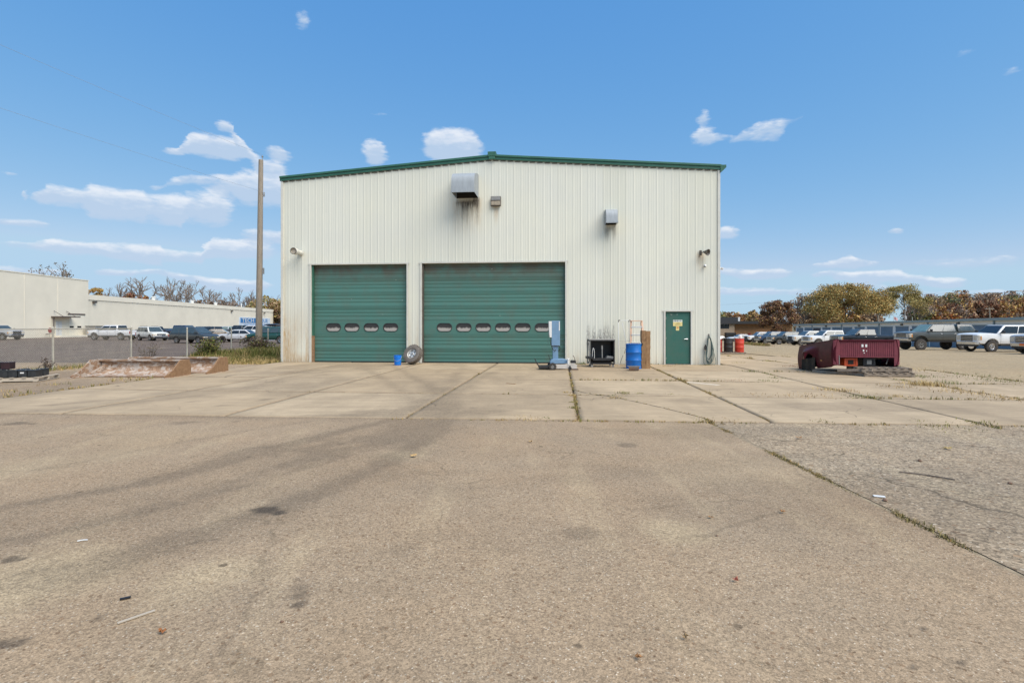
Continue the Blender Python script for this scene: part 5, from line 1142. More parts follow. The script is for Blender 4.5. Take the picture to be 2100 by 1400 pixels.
# right-hand row, nose to the left; the point given is under the middle of the near flank
def rowR(xw, Y, xf, *a, **k):               # xw: x of the front axle
    x = xw + xf; return vehicle('pickup_truck', a[0], a[1], a[2], a[3], (x, Y + 1.0, ztf(x, Y + 1.0)), R(k.pop('head', 180)), group=GR, **k)
rowR(35.75, 39.2, 2.05, 'white heavy pickup with dark grille at the right edge of the row', 'pickup truck', 'heavy', 'car_white', rim='chrome', rims='dually', glass='glass_dark', wglass='glass_dark')
rowR(35.3, 45.4, 1.93, 'lifted grey crew-cab pickup with a matching bed cap', 'pickup truck', 'pickup', 'car_grey', lift=.30, wr=.48, rim='grey_metal', topper='car_grey', glass='glass_tint', wglass='glass_green', rack=True)
rowR(34.9, 54.3, 1.93, 'black pickup with a silver lower body behind the maroon pickup bed', 'pickup truck', 'extcab', 'car_black', lower='car_silver', rims='six', glass='glass_tint')
rowR(36.4, 62.5, 1.93, 'white crew-cab pickup second behind the black pickup', 'pickup truck', 'pickup', 'car_white', rims='five', glass='glass_tint')
rowR(38.75, 70.5, 1.93, 'cream-white pickup with a black front bumper guard', 'pickup truck', 'extcab', 'car_cream', rims='five', rim='grey_metal', bumper='black_metal', grille='black_plastic', glass='glass_tint')
rowR(39.9, 78.6, 1.93, 'near-black crew-cab pickup with bright wheels beside the cream-white pickup', 'pickup truck', 'pickup', 'car_graphite', rims='five', glass='glass_tint')
rowR(41.8, 86.5, 1.93, 'dark blue pickup farther along the row', 'pickup truck', 'heavy', 'car_blue', rims='six', rim='grey_metal', glass='glass_tint')
rowR(43.2, 94.0, 1.93, 'white crew-cab pickup with black wheels at the far end of the row', 'pickup truck', 'pickup', 'car_white', rims='six', rim='black_metal', grille='black_plastic', bumper='black_plastic')
vehicle('parked_car', 'pale car showing its hood behind the bright red drum', 'car', 'sedan', 'car_pale', (44.0, 101.5, ztf(44, 101)), R(180), group=GR)
vehicle('pickup_truck', 'silver pickup with an orange plate cut off by the right edge', 'pickup truck', 'pickup', 'car_silver', (36.2, 34.3, ztf(36, 34.3)), R(181), plate='orange_plate', group=GR)
# neighbouring lot on the left
park(234, 69.5, 'white crew-cab pickup facing left beyond the chain-link fence', 'pickup truck', 'pickup', 'car_white', head=176, glass='glass_dark', group=GL, rims='six')
park(-6, 69, 'silver pickup cut off by the left edge of the photo', 'pickup truck', 'pickup', 'car_silver', head=-6, group=GL)
park(312, 66.5, 'white boxy estate car between the white pickup and the dark minivan', 'car', 'suv', 'car_cream', name='parked_car', head=-32, glass='glass_tint', group=GL, rack=True)
park(398, 56.5, 'dark graphite minivan facing right in the neighbouring lot', 'minivan', 'van', 'car_graphite', name='minivan', head=-18, glass='glass_tint', group=GL)
park(490, 60.5, 'silver-white sedan facing left between the minivan and the green wagon', 'car', 'sedan', 'car_pale', name='parked_car', head=182, rim='black_metal', group=GL)
park(556, 55.5, 'dark green wagon with silver lower panels behind the utility pole', 'car', 'suv', 'car_green', name='parked_car', head=181, lower='car_silver', glass='glass_tint', group=GL, rack=True)
park(378, 76, 'dark blue pickup whose roof shows above the minivan', 'pickup truck', 'pickup', 'car_navy', head=-10, group=GL)
park(302, 78, 'black car half hidden behind the white estate car', 'car', 'suv', 'car_black', name='parked_car', head=170, group=GL)
park(428, 84, 'black car behind the nose of the minivan', 'car', 'suv', 'car_black', name='parked_car', head=160, group=GL)
park(452, 70, 'tan car partly hidden between the minivan and the sedan', 'car', 'sedan', 'car_tan', name='parked_car', head=20, group=GL)
park(462, 92, 'teal-windowed silver car far back in the neighbouring lot', 'car', 'suv', 'car_silver', name='parked_car', head=150, glass='glass_green', group=GL)
park(494, 84, 'grey pickup behind the silver-white sedan', 'pickup truck', 'extcab', 'car_grey', head=170, group=GL)
park(522, 76, 'white pickup half hidden by the utility pole', 'pickup truck', 'pickup', 'car_white', head=185, group=GL)
park(560, 74, 'black car with a long roof box above the green wagon', 'car', 'suv', 'car_black', name='parked_car', head=185, group=GL, rack=True)
for px_, Y_, k_2, pc, hd, lb in ((412, 96, 'suv', 'car_graphite', 165, 'charcoal car in the back row straight above the minivan windshield'), (440, 104, 'van', 'car_silver', 175, 'silver van in the back row left of the tan car'), (476, 102, 'suv', 'car_black', 178, 'black car in the back row above the sedan hood'), (505, 96, 'pickup', 'car_white', 176, 'white pickup in the back row under the wall sign'), (536, 92, 'suv', 'car_grey', 174, 'grey car in the back row right behind the pole'),
                             (340, 92, 'sedan', 'car_graphite', 172, 'dark sedan in the back row behind the white estate car'), (575, 88, 'suv', 'car_silver', 178, 'silver car in the back row at the metal building edge')):
    park(px_, Y_, lb, 'car' if k_2 != 'pickup' else 'pickup truck', k_2, pc, name='parked_car' if k_2 != 'pickup' else 'pickup_truck', head=hd, glass='glass_tint', group=GL)
x, y = at(560, 74); t = thing('roof_box', 'long dark roof box on the car above the green wagon', 'roof box', (x, y, ztf(x, y) + 1.82), R(185))
m = MB(); m.lathe([(.0, -1.1), (.18, -1.05), (.33, -.6), (.36, 0), (.33, .7), (.12, 1.15), (0, 1.2)], 12, Matrix.Translation((0, 0, .16)) @ Matrix.Rotation(R(90), 4, 'Y') @ Matrix.Diagonal((.45, 1.2, 1, 1))); m.build('shell', 'car_black', t, smooth=50)
m = MB(); m.box((0, 0, .02), (.08, .9, .04)); m.build('mount', 'black_metal', t)
# ------------------------------------------------------------------ chain-link fence, utility pole, wires
FU = -5.95
F_ = thing('chain_link_fence', 'chain-link fence with steel posts along the left edge of the yard', 'fence', bf(FU, 0, 0), BA)
def fz(v): p = bf(FU, v); return ztf(p.x, p.y)
for v in (-11.4, -8.0, -4.49, -1.1, 2.2, 5.6, 9.2, 12.6):
    m = MB(); m.cyl((0, v, fz(v) - .05), (0, v, fz(v) + 1.47), .034, n=10); m.lathe([(.036, 0), (.036, .03), (.02, .055), (0, .06)], 10, Matrix.Translation((0, v, fz(v) + 1.45))); m.build('post', 'galv_wire', F_, smooth=40)
m = MB(); m.tube([(0, v, 1.43) for v in (-14.0, -8, -4.49, -1.1)], .021, 8); m.build('top_rail', 'galv_wire', F_, smooth=60)
wv = []; wf = []
def wire(a, b, r=.0026):
    a, b = Vector(a), Vector(b); d = (b - a).normalized(); s1 = Vector((1, 0, 0)); s2 = d.cross(s1); o = len(wv)
    for p in (a, b):
        for k in range(3): an = 2 * math.pi * k / 3; wv.append(tuple(p + (s1 * math.cos(an) + s2 * math.sin(an)) * r))
    for k in range(3): wf.append((o + k, o + (k + 1) % 3, o + 3 + (k + 1) % 3, o + 3 + k))
V0, V1, Z0, Z1 = -14.0, -1.1, .03, 1.45
s = .072; hgt = Z1 - Z0; k = V0 - hgt
while k < V1:
    for sg in (1, -1):
        a, b = (k, k + hgt); za, zb = (Z0, Z1) if sg > 0 else (Z1, Z0)
        if a < V0: za += (V0 - a) * sg; a = V0
        if b > V1: zb -= (b - V1) * sg; b = V1
        if b > a: wire((.03, a, za), (.03, b, zb))
    k += s
kind(ob('wire_mesh', npmesh('wire_mesh', wv, wf, 'galv_wire'), F_), 'stuff')
pm('pole_wood', (.30, .245, .185), .9, var=.25, vs=5, stretch=(8, 8, .6), dirt=.3, dirtc=(.14, .11, .08), bmp=.4, bs=14)
px_, py_ = -14.92, 31.0; pz = ztf(px_, py_)
t = thing('utility_pole', 'tall bare wooden utility pole left of the building', 'utility pole', (px_, py_, pz - .3))
m = MB(); hs_ = 11.7; m.tube([(.012 * h - .0, .0, h) for h in np.linspace(0, hs_, 14)], [.20 - .006 * h for h in np.linspace(0, hs_, 14)], 14); m.build('shaft', 'pole_wood', t, smooth=50)
m = MB(); m.cyl((.23, 0, hs_ - .1), (.23, 0, hs_ + .22), .02, n=8); m.lathe([(.03, 0), (.06, .02), (.03, .05), (.055, .07), (.03, .10), (0, .12)], 12, Matrix.Translation((.23, 0, hs_ + .15))); m.build('top_insulator', 'grey_metal', t)
m = MB(); m.bx(.22, .36, -.03, .03, hs_ - 2.15, hs_ - 2.05); m.cyl((.33, 0, hs_ - 2.05), (.33, 0, hs_ - 1.9), .035, n=10); m.build('side_insulator', 'grey_metal', t)
m = MB(); m.bx(.24, .32, -.05, .05, 5.0, 5.35); m.build('meter_bracket', 'grey_metal', t)
pm('wire_dark', (.30, .34, .38), .6)
def cable(label, a, b, sag, r=.0055):
    a, b = Vector(a), Vector(b); m = MB(); m.tube([a.lerp(b, i / 24) + Vector((0, 0, -sag * 4 * (i / 24) * (1 - i / 24))) for i in range(25)], r, 5); o = m.build('overhead_wire', 'wire_dark'); tag(o, label, 'wire', 'wires from the utility pole')
cable('upper thin overhead wire running from the pole top towards the upper left', (px_ + .23, py_, pz + hs_), (-26.5, -6.0, 13.4), .55)
cable('lower thin overhead wire running from the pole towards the left edge', (px_ + .33, py_, pz + hs_ - 2.2), (-27.0, -6.0, 10.9), .5)

# ------------------------------------------------------------------ long white building on the left
pm('white_wall', (.80, .73, .585), .8, var=.06, vs=.25, dirt=.1, dirtc=(.48, .44, .36)); pm('white_wall_band', (.81, .745, .605), .8, var=.05, vs=.3)
pm('gravel_roof', (.3, .3, .29), .9); pm('sign_blue', (.035, .19, .44), .5); pm('sign_pale', (.60, .68, .76), .5); pm('canopy_brown', (.10, .075, .065), .7, var=.2)
WA = Vector((-74.0, 92.0, -.34)); wa = math.atan2(1, -.0741)
t = thing('white_warehouse', 'long off-white windowless building beyond the neighbouring lot', 'building', WA, wa)
m = MB(); m.bx(-60, 0, .0, 60, 0, 9.75); m.build('tall_block', 'white_wall', t)
m = MB(); m.bx(-60, .1, -.06, 60, 9.7, 9.85); m.build('parapet_cap', 'white_wall_band', t)
m = MB(); m.bx(.0, 86, .25, 60, 0, 7.30); m.build('low_block', 'white_wall', t)
m = MB(); m.bx(.0, 86.1, .13, 60, 6.45, 7.36); m.build('parapet_band', 'white_wall_band', t)
for i in range(9): m = MB(); m.bx(-58 + i * 6.4, -57.86 + i * 6.4, -.03, .0, 0, 9.6); m.build('pilaster_seam', 'white_wall_band', t)
m = MB(); m.bx(-4.5, -1.1, -.04, .0, 0.3, 3.75); rd = m.build('roll_door', 'white_wall_band', t)
m = MB(); m.bx(-4.7, -.9, -.12, .0, 3.75, 3.95); m.build('door_header', 'canopy_brown', t)
for x in (-3.9, -2.2): m = MB(); m.bx(x - .45, x + .45, -.055, -.041, 1.55, 1.85); m.build('door_window', 'glass_dark', rd)
m = MB(); m.bx(-8.2, -4.1, -1.6, .0, 3.25, 3.42); m.build('canopy', 'canopy_brown', t)
for x in (-7.6, -5.0): m = MB(); m.tube([(x, -1.4, 3.42), (x, .0, 4.3)], .04, 6); m.build('canopy_rod', 'canopy_brown', t)
m = MB(); m.tube([(-8.0, -.3, 3.25), (-8.0, -.3, .7), (-9.6, -.3, .55)], .07, 8); m.build('downpipe', 'canopy_brown', t)
m = MB(); m.bx(-7.2, -6.0, -.03, .0, .3, 2.6); m.build('side_door', 'white_paint', t)
m = MB(); m.bx(-8.5, -.8, -1.7, -.01, 0, .3); m.build('dock_step', 'white_wall', t)
for x, z in ((1.6, 6.1), (55, 6.0), (78, 6.0)): m = MB(); m.box((x, .0, z), (.8, .3, .35)); m.build('wall_lamp', 'bronze', t)
for x in (24, 40, 52): m = MB(); m.cyl((x, 3, 7.3), (x, 3, 8.1), .35, n=10).cyl((x, 3, 8.1), (x, 3, 8.25), .5, n=10); m.build('roof_vent', 'white_paint', t)
for x in (68,): m = MB(); m.cyl((x, 3, 7.3), (x, 3, 8.6), .12, n=8); m.build('roof_pipe', 'white_paint', t)
sg = thing('wall_sign', 'blue and white company sign on the long white building, partly behind the pole', 'sign', WA + Matrix.Rotation(wa, 3, 'Z') @ Vector((71.5, .0, 0)), wa)
m = MB(); m.bx(-11.5, 11.5, .15, .24, 1.7, 4.4); m.build('panel', 'sign_pale', sg)
m = MB(); m.bx(-10.8, -.2, .12, .148, 2.75, 4.2); m.build('blue_field', 'sign_blue', sg)
def text_mesh(s, size, mat, name):
    c = bpy.data.curves.new(name, 'FONT'); c.body = s; c.size = size; c.extrude = .01; o = bpy.data.objects.new(name, c); COL.objects.link(o); bpy.context.view_layer.update()
    me = bpy.data.meshes.new_from_object(o.evaluated_get(bpy.context.evaluated_depsgraph_get())); bpy.data.objects.remove(o); me.materials.clear(); me.materials.append(MATS[mat]); return me
ltr = ob('letters_white', text_mesh('TECH', 1.75, 'white_paint', 'letters'), sg, (-10.0, .10, 2.9), (R(90), 0, 0)); ltr.scale = (1.95, 1, 1)
ltr = ob('letters_blue', text_mesh('NIQUE', 1.75, 'sign_blue', 'letters'), sg, (.2, .13, 2.9), (R(90), 0, 0)); ltr.scale = (1.75, 1, 1)
m = MB(); rg = random.Random(4); x = -8
while x < 9: w = rg.uniform(.3, .9); m.bx(x, x + w, .135, .148, 2.05, 2.4); x += w + .35
kind(m.build('small_letters', 'sign_blue', sg), 'stuff')
def wpt(x, y, z=0): p = WA + Matrix.Rotation(wa, 3, 'Z') @ Vector((x, y, 0)); return (p.x, p.y, ztf(p.x, p.y) + z)
t = thing('red_sign', 'round red sign on a short rail by the canopied door', 'sign', wpt(-10.4, -1.5), wa)
m = MB(); m.cyl((0, 0, 0), (0, 0, 1.2), .05, n=8); m.build('post', 'galv_wire', t); m = MB(); m.cyl((0, -.05, 1.15), (0, -.02, 1.15), .42, n=10); m.build('disc', 'dull_red', t)
t = thing('grey_dumpster', 'grey metal bin standing by the roll door of the white building', 'bin', wpt(-.3, -1.4), wa)
m = MB(); m.bx(-1.3, 1.0, -.8, .8, .1, 1.75); m.build('tub', 'grey_metal', t, bevel=.04); m = MB(); m.bx(-1.35, 1.05, -.85, .85, 1.76, 1.84); m.build('lid', 'black_plastic', t)

# ------------------------------------------------------------------ storage units on the right
pm('unit_wall', (.78, .77, .73), .7, var=.05, vs=.4); pm('unit_door', (.15, .185, .215), .6, var=.12, vs=1.5); pm('unit_trim', (.30, .34, .31), .55, var=.08); pm('unit_pipe', (.24, .31, .34), .5)
SY = 93.0; SB = Vector((.0917 * SY + 41.6, SY, 0)); sa = math.atan2(-BN.y, -BN.x)
t = thing('storage_units', 'low white row of self-storage units with blue roll-up doors', 'building', SB, sa)
def sg_(x): p = SB - BN * x; return ztf(p.x, p.y)
def sr(x): return 1.71 + .0113 * x
LEN = 61.0
m = MB(); n = 30; vs = []
for i in range(n + 1):
    x = LEN * i / n
    for y, z in ((.0, sg_(x) - .1), (.0, sr(x)), (9, sr(x) + .25), (9, sg_(x) - .1)): vs.append((x, y, z))
fs = [(4 * i + k, 4 * i + 4 + k, 4 * i + 4 + (k + 1) % 4, 4 * i + (k + 1) % 4) for i in range(n) for k in range(4)] + [(0, 1, 2, 3), (4 * n + 3, 4 * n + 2, 4 * n + 1, 4 * n)]
m.add(vs, fs); m.build('wall', 'unit_wall', t)
m = MB(); m.add([(x, y, sr(x) + dz) for x in (-.2, LEN) for y, dz in ((-.35, -.16), (-.35, .10), (9.3, .40), (9.3, .14))], [(0, 4, 5, 1), (1, 5, 6, 2), (2, 6, 7, 3), (3, 7, 4, 0), (0, 1, 2, 3), (7, 6, 5, 4)]); m.build('roof', 'unit_trim', t)
nd_ = int(LEN / 3.05)
for i in range(nd_):
    x0 = .35 + i * 3.05; x1 = x0 + 2.45; xm = (x0 + x1) / 2; zb_, zt2 = sg_(xm), sr(xm) - .62; V = []; F = []
    ns = 12
    for k in range(ns + 1):
        z = zb_ + (zt2 - zb_) * k / ns
        for d, dz in ((-.03, .0), (-.012, .02)): V += [(x0, d, z + dz), (x1, d, z + dz)]
    for k in range(2 * ns + 1): F.append((2 * k, 2 * k + 1, 2 * k + 3, 2 * k + 2))
    d = ob('roll_up_door', npmesh('roll_up_door', V, F, 'unit_door' if i != 2 else 'canopy_brown'), t)
    m = MB(); m.bx(x0 - .06, x1 + .06, -.035, -.002, zt2 + .02, zt2 + .10); m.build('door_head', 'unit_trim', d)
    if i % 3 == 1: m = MB(); m.bx(x1 + .22, x1 + .36, -.12, -.005, sg_(x1), sr(x1) - .16); m.build('downspout', 'unit_pipe', t)
    if i % 3 == 0: m = MB(); m.bx(xm - .1, xm + .15, -.2, -.0, zt2 + .17, zt2 + .36); m.build('unit_lamp', 'bronze', t)
# ------------------------------------------------------------------ tan brick building beyond the drums
pm('tan_brick', (.42, .31, .21), .85, var=.12, vs=2, bmp=.2, bs=30); pm('orange_brick', (.40, .21, .10), .85, var=.14, vs=2); pm('roof_black', (.035, .035, .037), .7)
gz_ = -1.5; t = thing('brick_building', 'low tan brick building with a black roof edge beyond the drums', 'building', (40, 114, gz_), R(-3))
m = MB(); m.bx(-8, 8.0, 0, 14, 0, 3.45); m.build('wall', 'tan_brick', t); m = MB(); m.bx(8.0, 20.5, .8, 14, 0, 3.45); m.build('recessed_wall', 'orange_brick', t)
m = MB(); m.bx(-8.4, 20.9, -.5, 14.4, 3.45, 4.05); m.build('roof_edge', 'roof_black', t); m = MB(); m.bx(-8, 9.5, 2, 12, 4.05, 4.95); m.build('roof_box', 'roof_black', t)
m = MB(); m.bx(9.5, 9.9, 2, 5, 4.05, 4.95); m.build('roof_box_end', 'white_paint', t)
for i in range(4): m = MB(); m.bx(-1.0 + i * 2.0, .85 + i * 2.0, -.03, .0, 2.45, 3.40); m.build('window', 'glass_dark', t)
for x in (11.2, 13.8): m = MB(); m.bx(x, x + .5, .76, .80, .6, 1.5); m.build('slot_window', 'dull_red', t)
m = MB(); m.bx(5.5, 7.6, -2.2, -1.2, 0, 1.6); o = m.build('dark_bin', 'black_metal', None, (40, 114, gz_), bevel=.05); tag(o, 'small dark bin in front of the tan brick building', 'bin')
# ------------------------------------------------------------------ far poles and flags
def upole(label, px, Y, top, lean=0., arm=2.2):
    x, y = at(px, Y); z0 = ztf(x, y); h = 1.54 + (668 - top) / 1080 * Y - z0; t = thing('utility_pole', label, 'utility pole', (x, y, z0))
    m = MB(); m.tube([(0, 0, 0), (lean * h, 0, h)], [.2, .14], 10); m.build('shaft', 'pole_wood', t)
    m = MB(); m.bx(lean * h - arm / 2, lean * h + arm / 2, -.12, -.0, h - .55, h - .38); m.build('cross_arm', 'pole_wood', t)
    for dx in (-.9, .0, .9): m = MB(); m.cyl((lean * h + dx, -.06, h - .38), (lean * h + dx, -.06, h - .1), .06, n=8); m.build('insulator', 'grey_metal', t)
    return Vector((x + lean * h, y, z0 + h))
p1 = upole('wooden utility pole with a cross arm between the two large autumn trees', 1801, 128, 597)
p2 = upole('short leaning utility pole above the storage roof, before the woods', 2031, 145, 630, -.03, 2.6)
def line(label, a, b, sag): m = MB(); m.tube([Vector(a).lerp(Vector(b), i / 12) + Vector((0, 0, -sag * 4 * (i / 12) * (1 - i / 12))) for i in range(13)], .018, 4); tag(m.build('overhead_wire', 'wire_dark'), label, 'wire')
line('thin wire running left from the cross-armed pole', p1 + Vector((-.9, 0, -.1)), (58, 150, 7.5), .5)
line('thin wire running right from the cross-armed pole in front of the woods', p1 + Vector((.9, 0, -.1)), (170, 135, 10.5), .8)
pm('flag_cloth', (.62, .35, .35), .8, var=.4, vs=2.5); pm('flag_white', (.66, .66, .68), .8)
for lb, px, top, mt in (('white flagpole with a red and white flag above the storage roof', 1833, 640, 'flag_cloth'), ('thin flagpole with a small white flag, the middle of three', 1856, 637, 'flag_white'), ('short flagpole with a white pennant, nearest the lifted grey pickup', 1871, 650, 'flag_white')):
    x, y = at(px, 128); z0 = ztf(x, y); h = 1.54 + (668 - top) / 1080 * 128 - z0; t = thing('flagpole', lb, 'flagpole', (x, y, z0)); m = MB(); m.cyl((0, 0, 0), (0, 0, h), .07, .04, n=8); m.build('pole', 'white_paint', t)
    m = MB(); n = 6; w = 1.0 if mt == 'flag_cloth' else .5; vs = [(w * i / n, .12 * math.sin(i * 1.4), h - 1.0 - zz - .5 * i / n) for i in range(n + 1) for zz in (0, .75)]; m.add(vs, [(2 * i, 2 * i + 2, 2 * i + 3, 2 * i + 1) for i in range(n)]); m.build('flag', mt, t)
# ------------------------------------------------------------------ vegetation
def leaf_mat(name, rough=.75, trans=.25):
    m, t, b = newmat(name); a = nd(t, 'ShaderNodeAttribute', attribute_name='lc'); t.links.new(a.outputs['Color'], b.inputs['Base Color'])
    b.inputs['Roughness'].default_value = rough; b.inputs['Specular IOR Level'].default_value = .2
    return m
leaf_mat('leaves'); leaf_mat('grass_blades')
pm('bark', (.15, .115, .09), .95, var=.3, vs=3, stretch=(4, 4, .7)); pm('bark_grey', (.26, .205, .165), .95, var=.25, vs=3, stretch=(4, 4, .7))
def quads(C, size, rng, pal, weights=None, flat=.0, tint=.12):
    """leaf-clump faces at points C: random orientation, bent kite shape"""
    n = len(C); a = rng.normal(size=(n, 3)); a /= np.linalg.norm(a, axis=1, keepdims=True); b = rng.normal(size=(n, 3)); b -= (b * a).sum(1, keepdims=True) * a; b /= np.linalg.norm(b, axis=1, keepdims=True)
    s = size * rng.uniform(.55, 1.35, (n, 1)); V = np.stack([C - a * s, C - b * s * .55, C + a * s, C + b * s * .55], 1).reshape(-1, 3)
    F = np.arange(4 * n).reshape(-1, 4); pal = np.array(pal); k = rng.choice(len(pal), n, p=weights); col = pal[k] * rng.uniform(1 - tint, 1 + tint, (n, 1)); return V, F, np.repeat(col, 4, 0)
def skeleton(rng, H, trunk, spread, levels, br=(2, 3), up=.25, r0=None, wig=.2, first=.3, shrink=.72):
    segs = []; tips = []
    def grow(p, d, L, r, lv):
        n = 3; q = p
        for i in range(n):
            d = d + rng.normal(size=3) * wig * (.5 if lv == 0 else 1); d[2] += up * (.35 if lv else .0); d /= np.linalg.norm(d)
            q2 = q + d * L / n; ra = r * (1 - .3 * i / n); rb = r * (1 - .3 * (i + 1) / n); segs.append((q, q2, ra, rb, lv)); q = q2
            if lv < levels and lv > 0 and i < n - 1 and rng.random() < .65: kid(q, d, L * .8, rb * .6, lv)
        if lv < levels:
            for _ in range(rng.integers(br[0], br[1] + 1)): kid(q, d, L, r * .7, lv)
        else: tips.append(q)
    def kid(p, d, L, r, lv):
        a = rng.normal(size=3); a -= a.dot(d) * d; a /= np.linalg.norm(a); e = d + a * spread * rng.uniform(.6, 1.3); e /= np.linalg.norm(e); grow(p, e, L * shrink * rng.uniform(.75, 1.15), r, lv + 1)
    grow(np.zeros(3), np.array([0, 0, 1.]), trunk, r0 or H * .018, 0)
    zmax = max(s[1][2] for s in segs); k = H / zmax
    segs = [(a * k, b * k, ra, rb, lv) for a, b, ra, rb, lv in segs]; tips = [q * k for q in tips]; return segs, tips
def tubes(segs, rmin=.02):
    V = []; F = []
    for a, b, ra, rb, lv in segs:
        n = 6 if lv == 0 else 4 if lv == 1 else 3; d = b - a; d = d / (np.linalg.norm(d) + 1e-9); u = np.cross(d, [0.31, .94, .12]); u /= np.linalg.norm(u); w = np.cross(d, u); o = len(V)
        for p, r in ((a, max(ra, rmin)), (b, max(rb, rmin))):
            for k in range(n): t = 2 * math.pi * k / n; V.append(p + (u * math.cos(t) + w * math.sin(t)) * r)
        for k in range(n): F.append((o + k, o + (k + 1) % n, o + n + (k + 1) % n, o + n + k))
    return np.array(V), np.array(F)
def branch_obj(segs, parent, mat='bark', rmin=.02):
    tr = [s for s in segs if s[4] == 0]; V, F = tubes(tr, rmin); ob('trunk', npmesh('trunk', V, F, mat), parent)
    rest = [s for s in segs if s[4] > 0]
    if rest: V, F = tubes(rest, rmin); ob('branches', npmesh('branches', V, F, mat), parent)
def tree_at(label, px, top, Y, name='broadleaf_tree', group=None):
    x, y = at(px, Y); z0 = ztf(x, y); H = 1.54 + (668 - top) / 1080 * Y - z0; return thing(name, label, 'tree', (x, y, z0), 0, group), H
def leafy(label, px, top, hw, Y, pal, w, n, leaf, seed, base=.15, lumps=9, name='broadleaf_tree', gap=.4, mat='bark', cone=0.):
    rng = np.random.default_rng(seed); t, H = tree_at(label, px, top, Y, name); rad = hw / 1080 * Y
    segs, tips = skeleton(rng, H * .86, H * .25, .75, 3, (2, 4), up=.3); sx = rad * .8 / max(.1, max(np.hypot(q[0], q[1]) for q in tips)); sc = np.array([sx, sx, 1.])
    segs = [(a * sc, b * sc, ra, rb, lv) for a, b, ra, rb, lv in segs]; branch_obj(segs, t, mat, .03)
    # crown: clumps spread through a domed volume
    C = []
    for i in range(lumps * 7):
        u = rng.normal(size=3); u /= np.linalg.norm(u); u[2] = abs(u[2]) * 1.0 if rng.random() < .8 else u[2] * .6
        rr_ = rng.uniform(.45, 1.0) ** .5; zc = base + (1 - base) * .45
        c = np.array([u[0] * rad * rr_ * (1 - cone * max(0, u[2])), u[1] * rad * rr_ * (1 - cone * max(0, u[2])), H * zc + u[2] * H * (1 - base) * .55 * rr_])
        rc = rad * rng.uniform(.13, .27); m = max(3, int(n / (lumps * 7) * rng.uniform(.4, 1.6)))
        v = rng.normal(size=(m, 3)); v /= np.linalg.norm(v, axis=1, keepdims=True); C.append(c + v * rc * rng.uniform(.25, 1.15, (m, 1)) * np.array([1, 1, .75]))
    C = np.concatenate(C); C = C[C[:, 2] > H * base * .8]; C[:, 2] = np.minimum(C[:, 2], H * (1 + .03 * rng.normal(size=len(C))))
    ob('crown', npmesh('crown', *quads(C, leaf, rng, pal, w)[:2], 'leaves', quads(C, leaf, np.random.default_rng(seed + 1), pal, w)[2], 'lc'), t)
    return t
OR, OG, YG, DG, RB, BR_, TN = (.52, .33, .11), (.36, .285, .10), (.45, .36, .15), (.16, .18, .085), (.23, .11, .065), (.32, .20, .115), (.44, .31, .18)
leafy('big round orange-green maple behind the storage units', 1738, 582, 76, 114, [OR, OG, YG, (.22, .11, .03), DG], [.32, .30, .14, .16, .08], 42000, .155, 11, base=.10, lumps=17)
leafy('dense dark red-brown tree in front of the tan brick building', 1594, 616, 38, 106, [RB, BR_, (.09, .05, .03), OR, (.12, .085, .045)], [.34, .24, .26, .06, .1], 24000, .135, 12, base=.06, lumps=14)
leafy('tall yellow-green oak right of the cross-armed utility pole', 1848, 585, 47, 150, [YG, OG, (.21, .17, .06), DG, OR], [.34, .3, .16, .1, .1], 18000, .17, 13, base=.22, lumps=9)
leafy('small orange tree behind the tan brick building', 1548, 637, 20, 135, [OR, BR_, OG, RB], [.35, .3, .2, .15], 2200, .3, 14, base=.1, lumps=6)
leafy('green-brown tree at the corner of the white building above the minivan', 548, 608, 40, 186, [OG, YG, BR_, DG], [.3, .25, .25, .2], 3600, .42, 15, base=.05, lumps=8)
leafy('orange-leaved tree showing behind the tall block of the white building', 196, 588, 22, 150, [OR, BR_, (.30, .19, .05), OG], [.35, .25, .25, .15], 2400, .36, 16, base=.1, lumps=6)
leafy('low red-leaved shrub above the roof of the white building', 278, 598, 26, 190, [(.25, .05, .02), RB, OR, BR_], [.3, .3, .2, .2], 2400, .4, 17, base=.1, lumps=6)
leafy('brown oak between the white building and the metal building', 574, 618, 30, 182, [BR_, TN, (.20, .13, .05), OG, RB], [.3, .2, .2, .2, .1], 3400, .42, 18, base=.02, lumps=8)
def bare(label, px, top, Y, seed, spread=.55, leaves=0, pal=None, mat='bark_grey', lv=5, rmin=.035, name='bare_tree', thin=1.0):
    rng = np.random.default_rng(seed); t, H = tree_at(label, px, top, Y, name); segs, tips = skeleton(rng, H, H * .22, spread, lv, (3, 3), up=.35, r0=H * .013 * thin, wig=.22, shrink=.76); branch_obj(segs, t, mat, rmin)
    if leaves:
        tp = np.array(tips); hi = tp[np.argsort(-tp[:, 2])[:max(4, len(tp) // 3)]]; C = hi[rng.integers(0, len(hi), leaves)] + rng.normal(size=(leaves, 3)) * .35
        V, F, c = quads(C, .28, rng, pal, None); ob('leaf_clumps', npmesh('leaf_clumps', V, F, 'leaves', c, 'lc'), t)
    return t
bare('tall thin tree with last leaves at its tips behind the white tall block', 165, 543, 170, 41, .38, 220, [(.12, .09, .06), (.16, .12, .07)], lv=4, rmin=.05)
for i, (lb, px, top) in enumerate((('bare tree rising just right of the tall white block', 232, 578), ('bare tree with the tallest crown above the low white roof', 300, 565), ('bare spreading tree second tallest above the low white roof', 338, 566), ('bare tree third tallest above the low white roof', 377, 572),
                                ('bare tree in the middle of the low white roof line', 425, 588), ('bare tree just left of the roof vent on the white roof', 456, 600), ('bare tree left of the utility pole shaft', 486, 588), ('bare slender tree nearest the utility pole', 508, 594), ('low bare tree over the red shrub', 262, 588), ('bare slim tree between the pole and the metal building', 556, 604))):
    bare(lb, px, top, 205 + (i * 37) % 26, 50 + i, .5, thin=1.5, rmin=.065, lv=4)
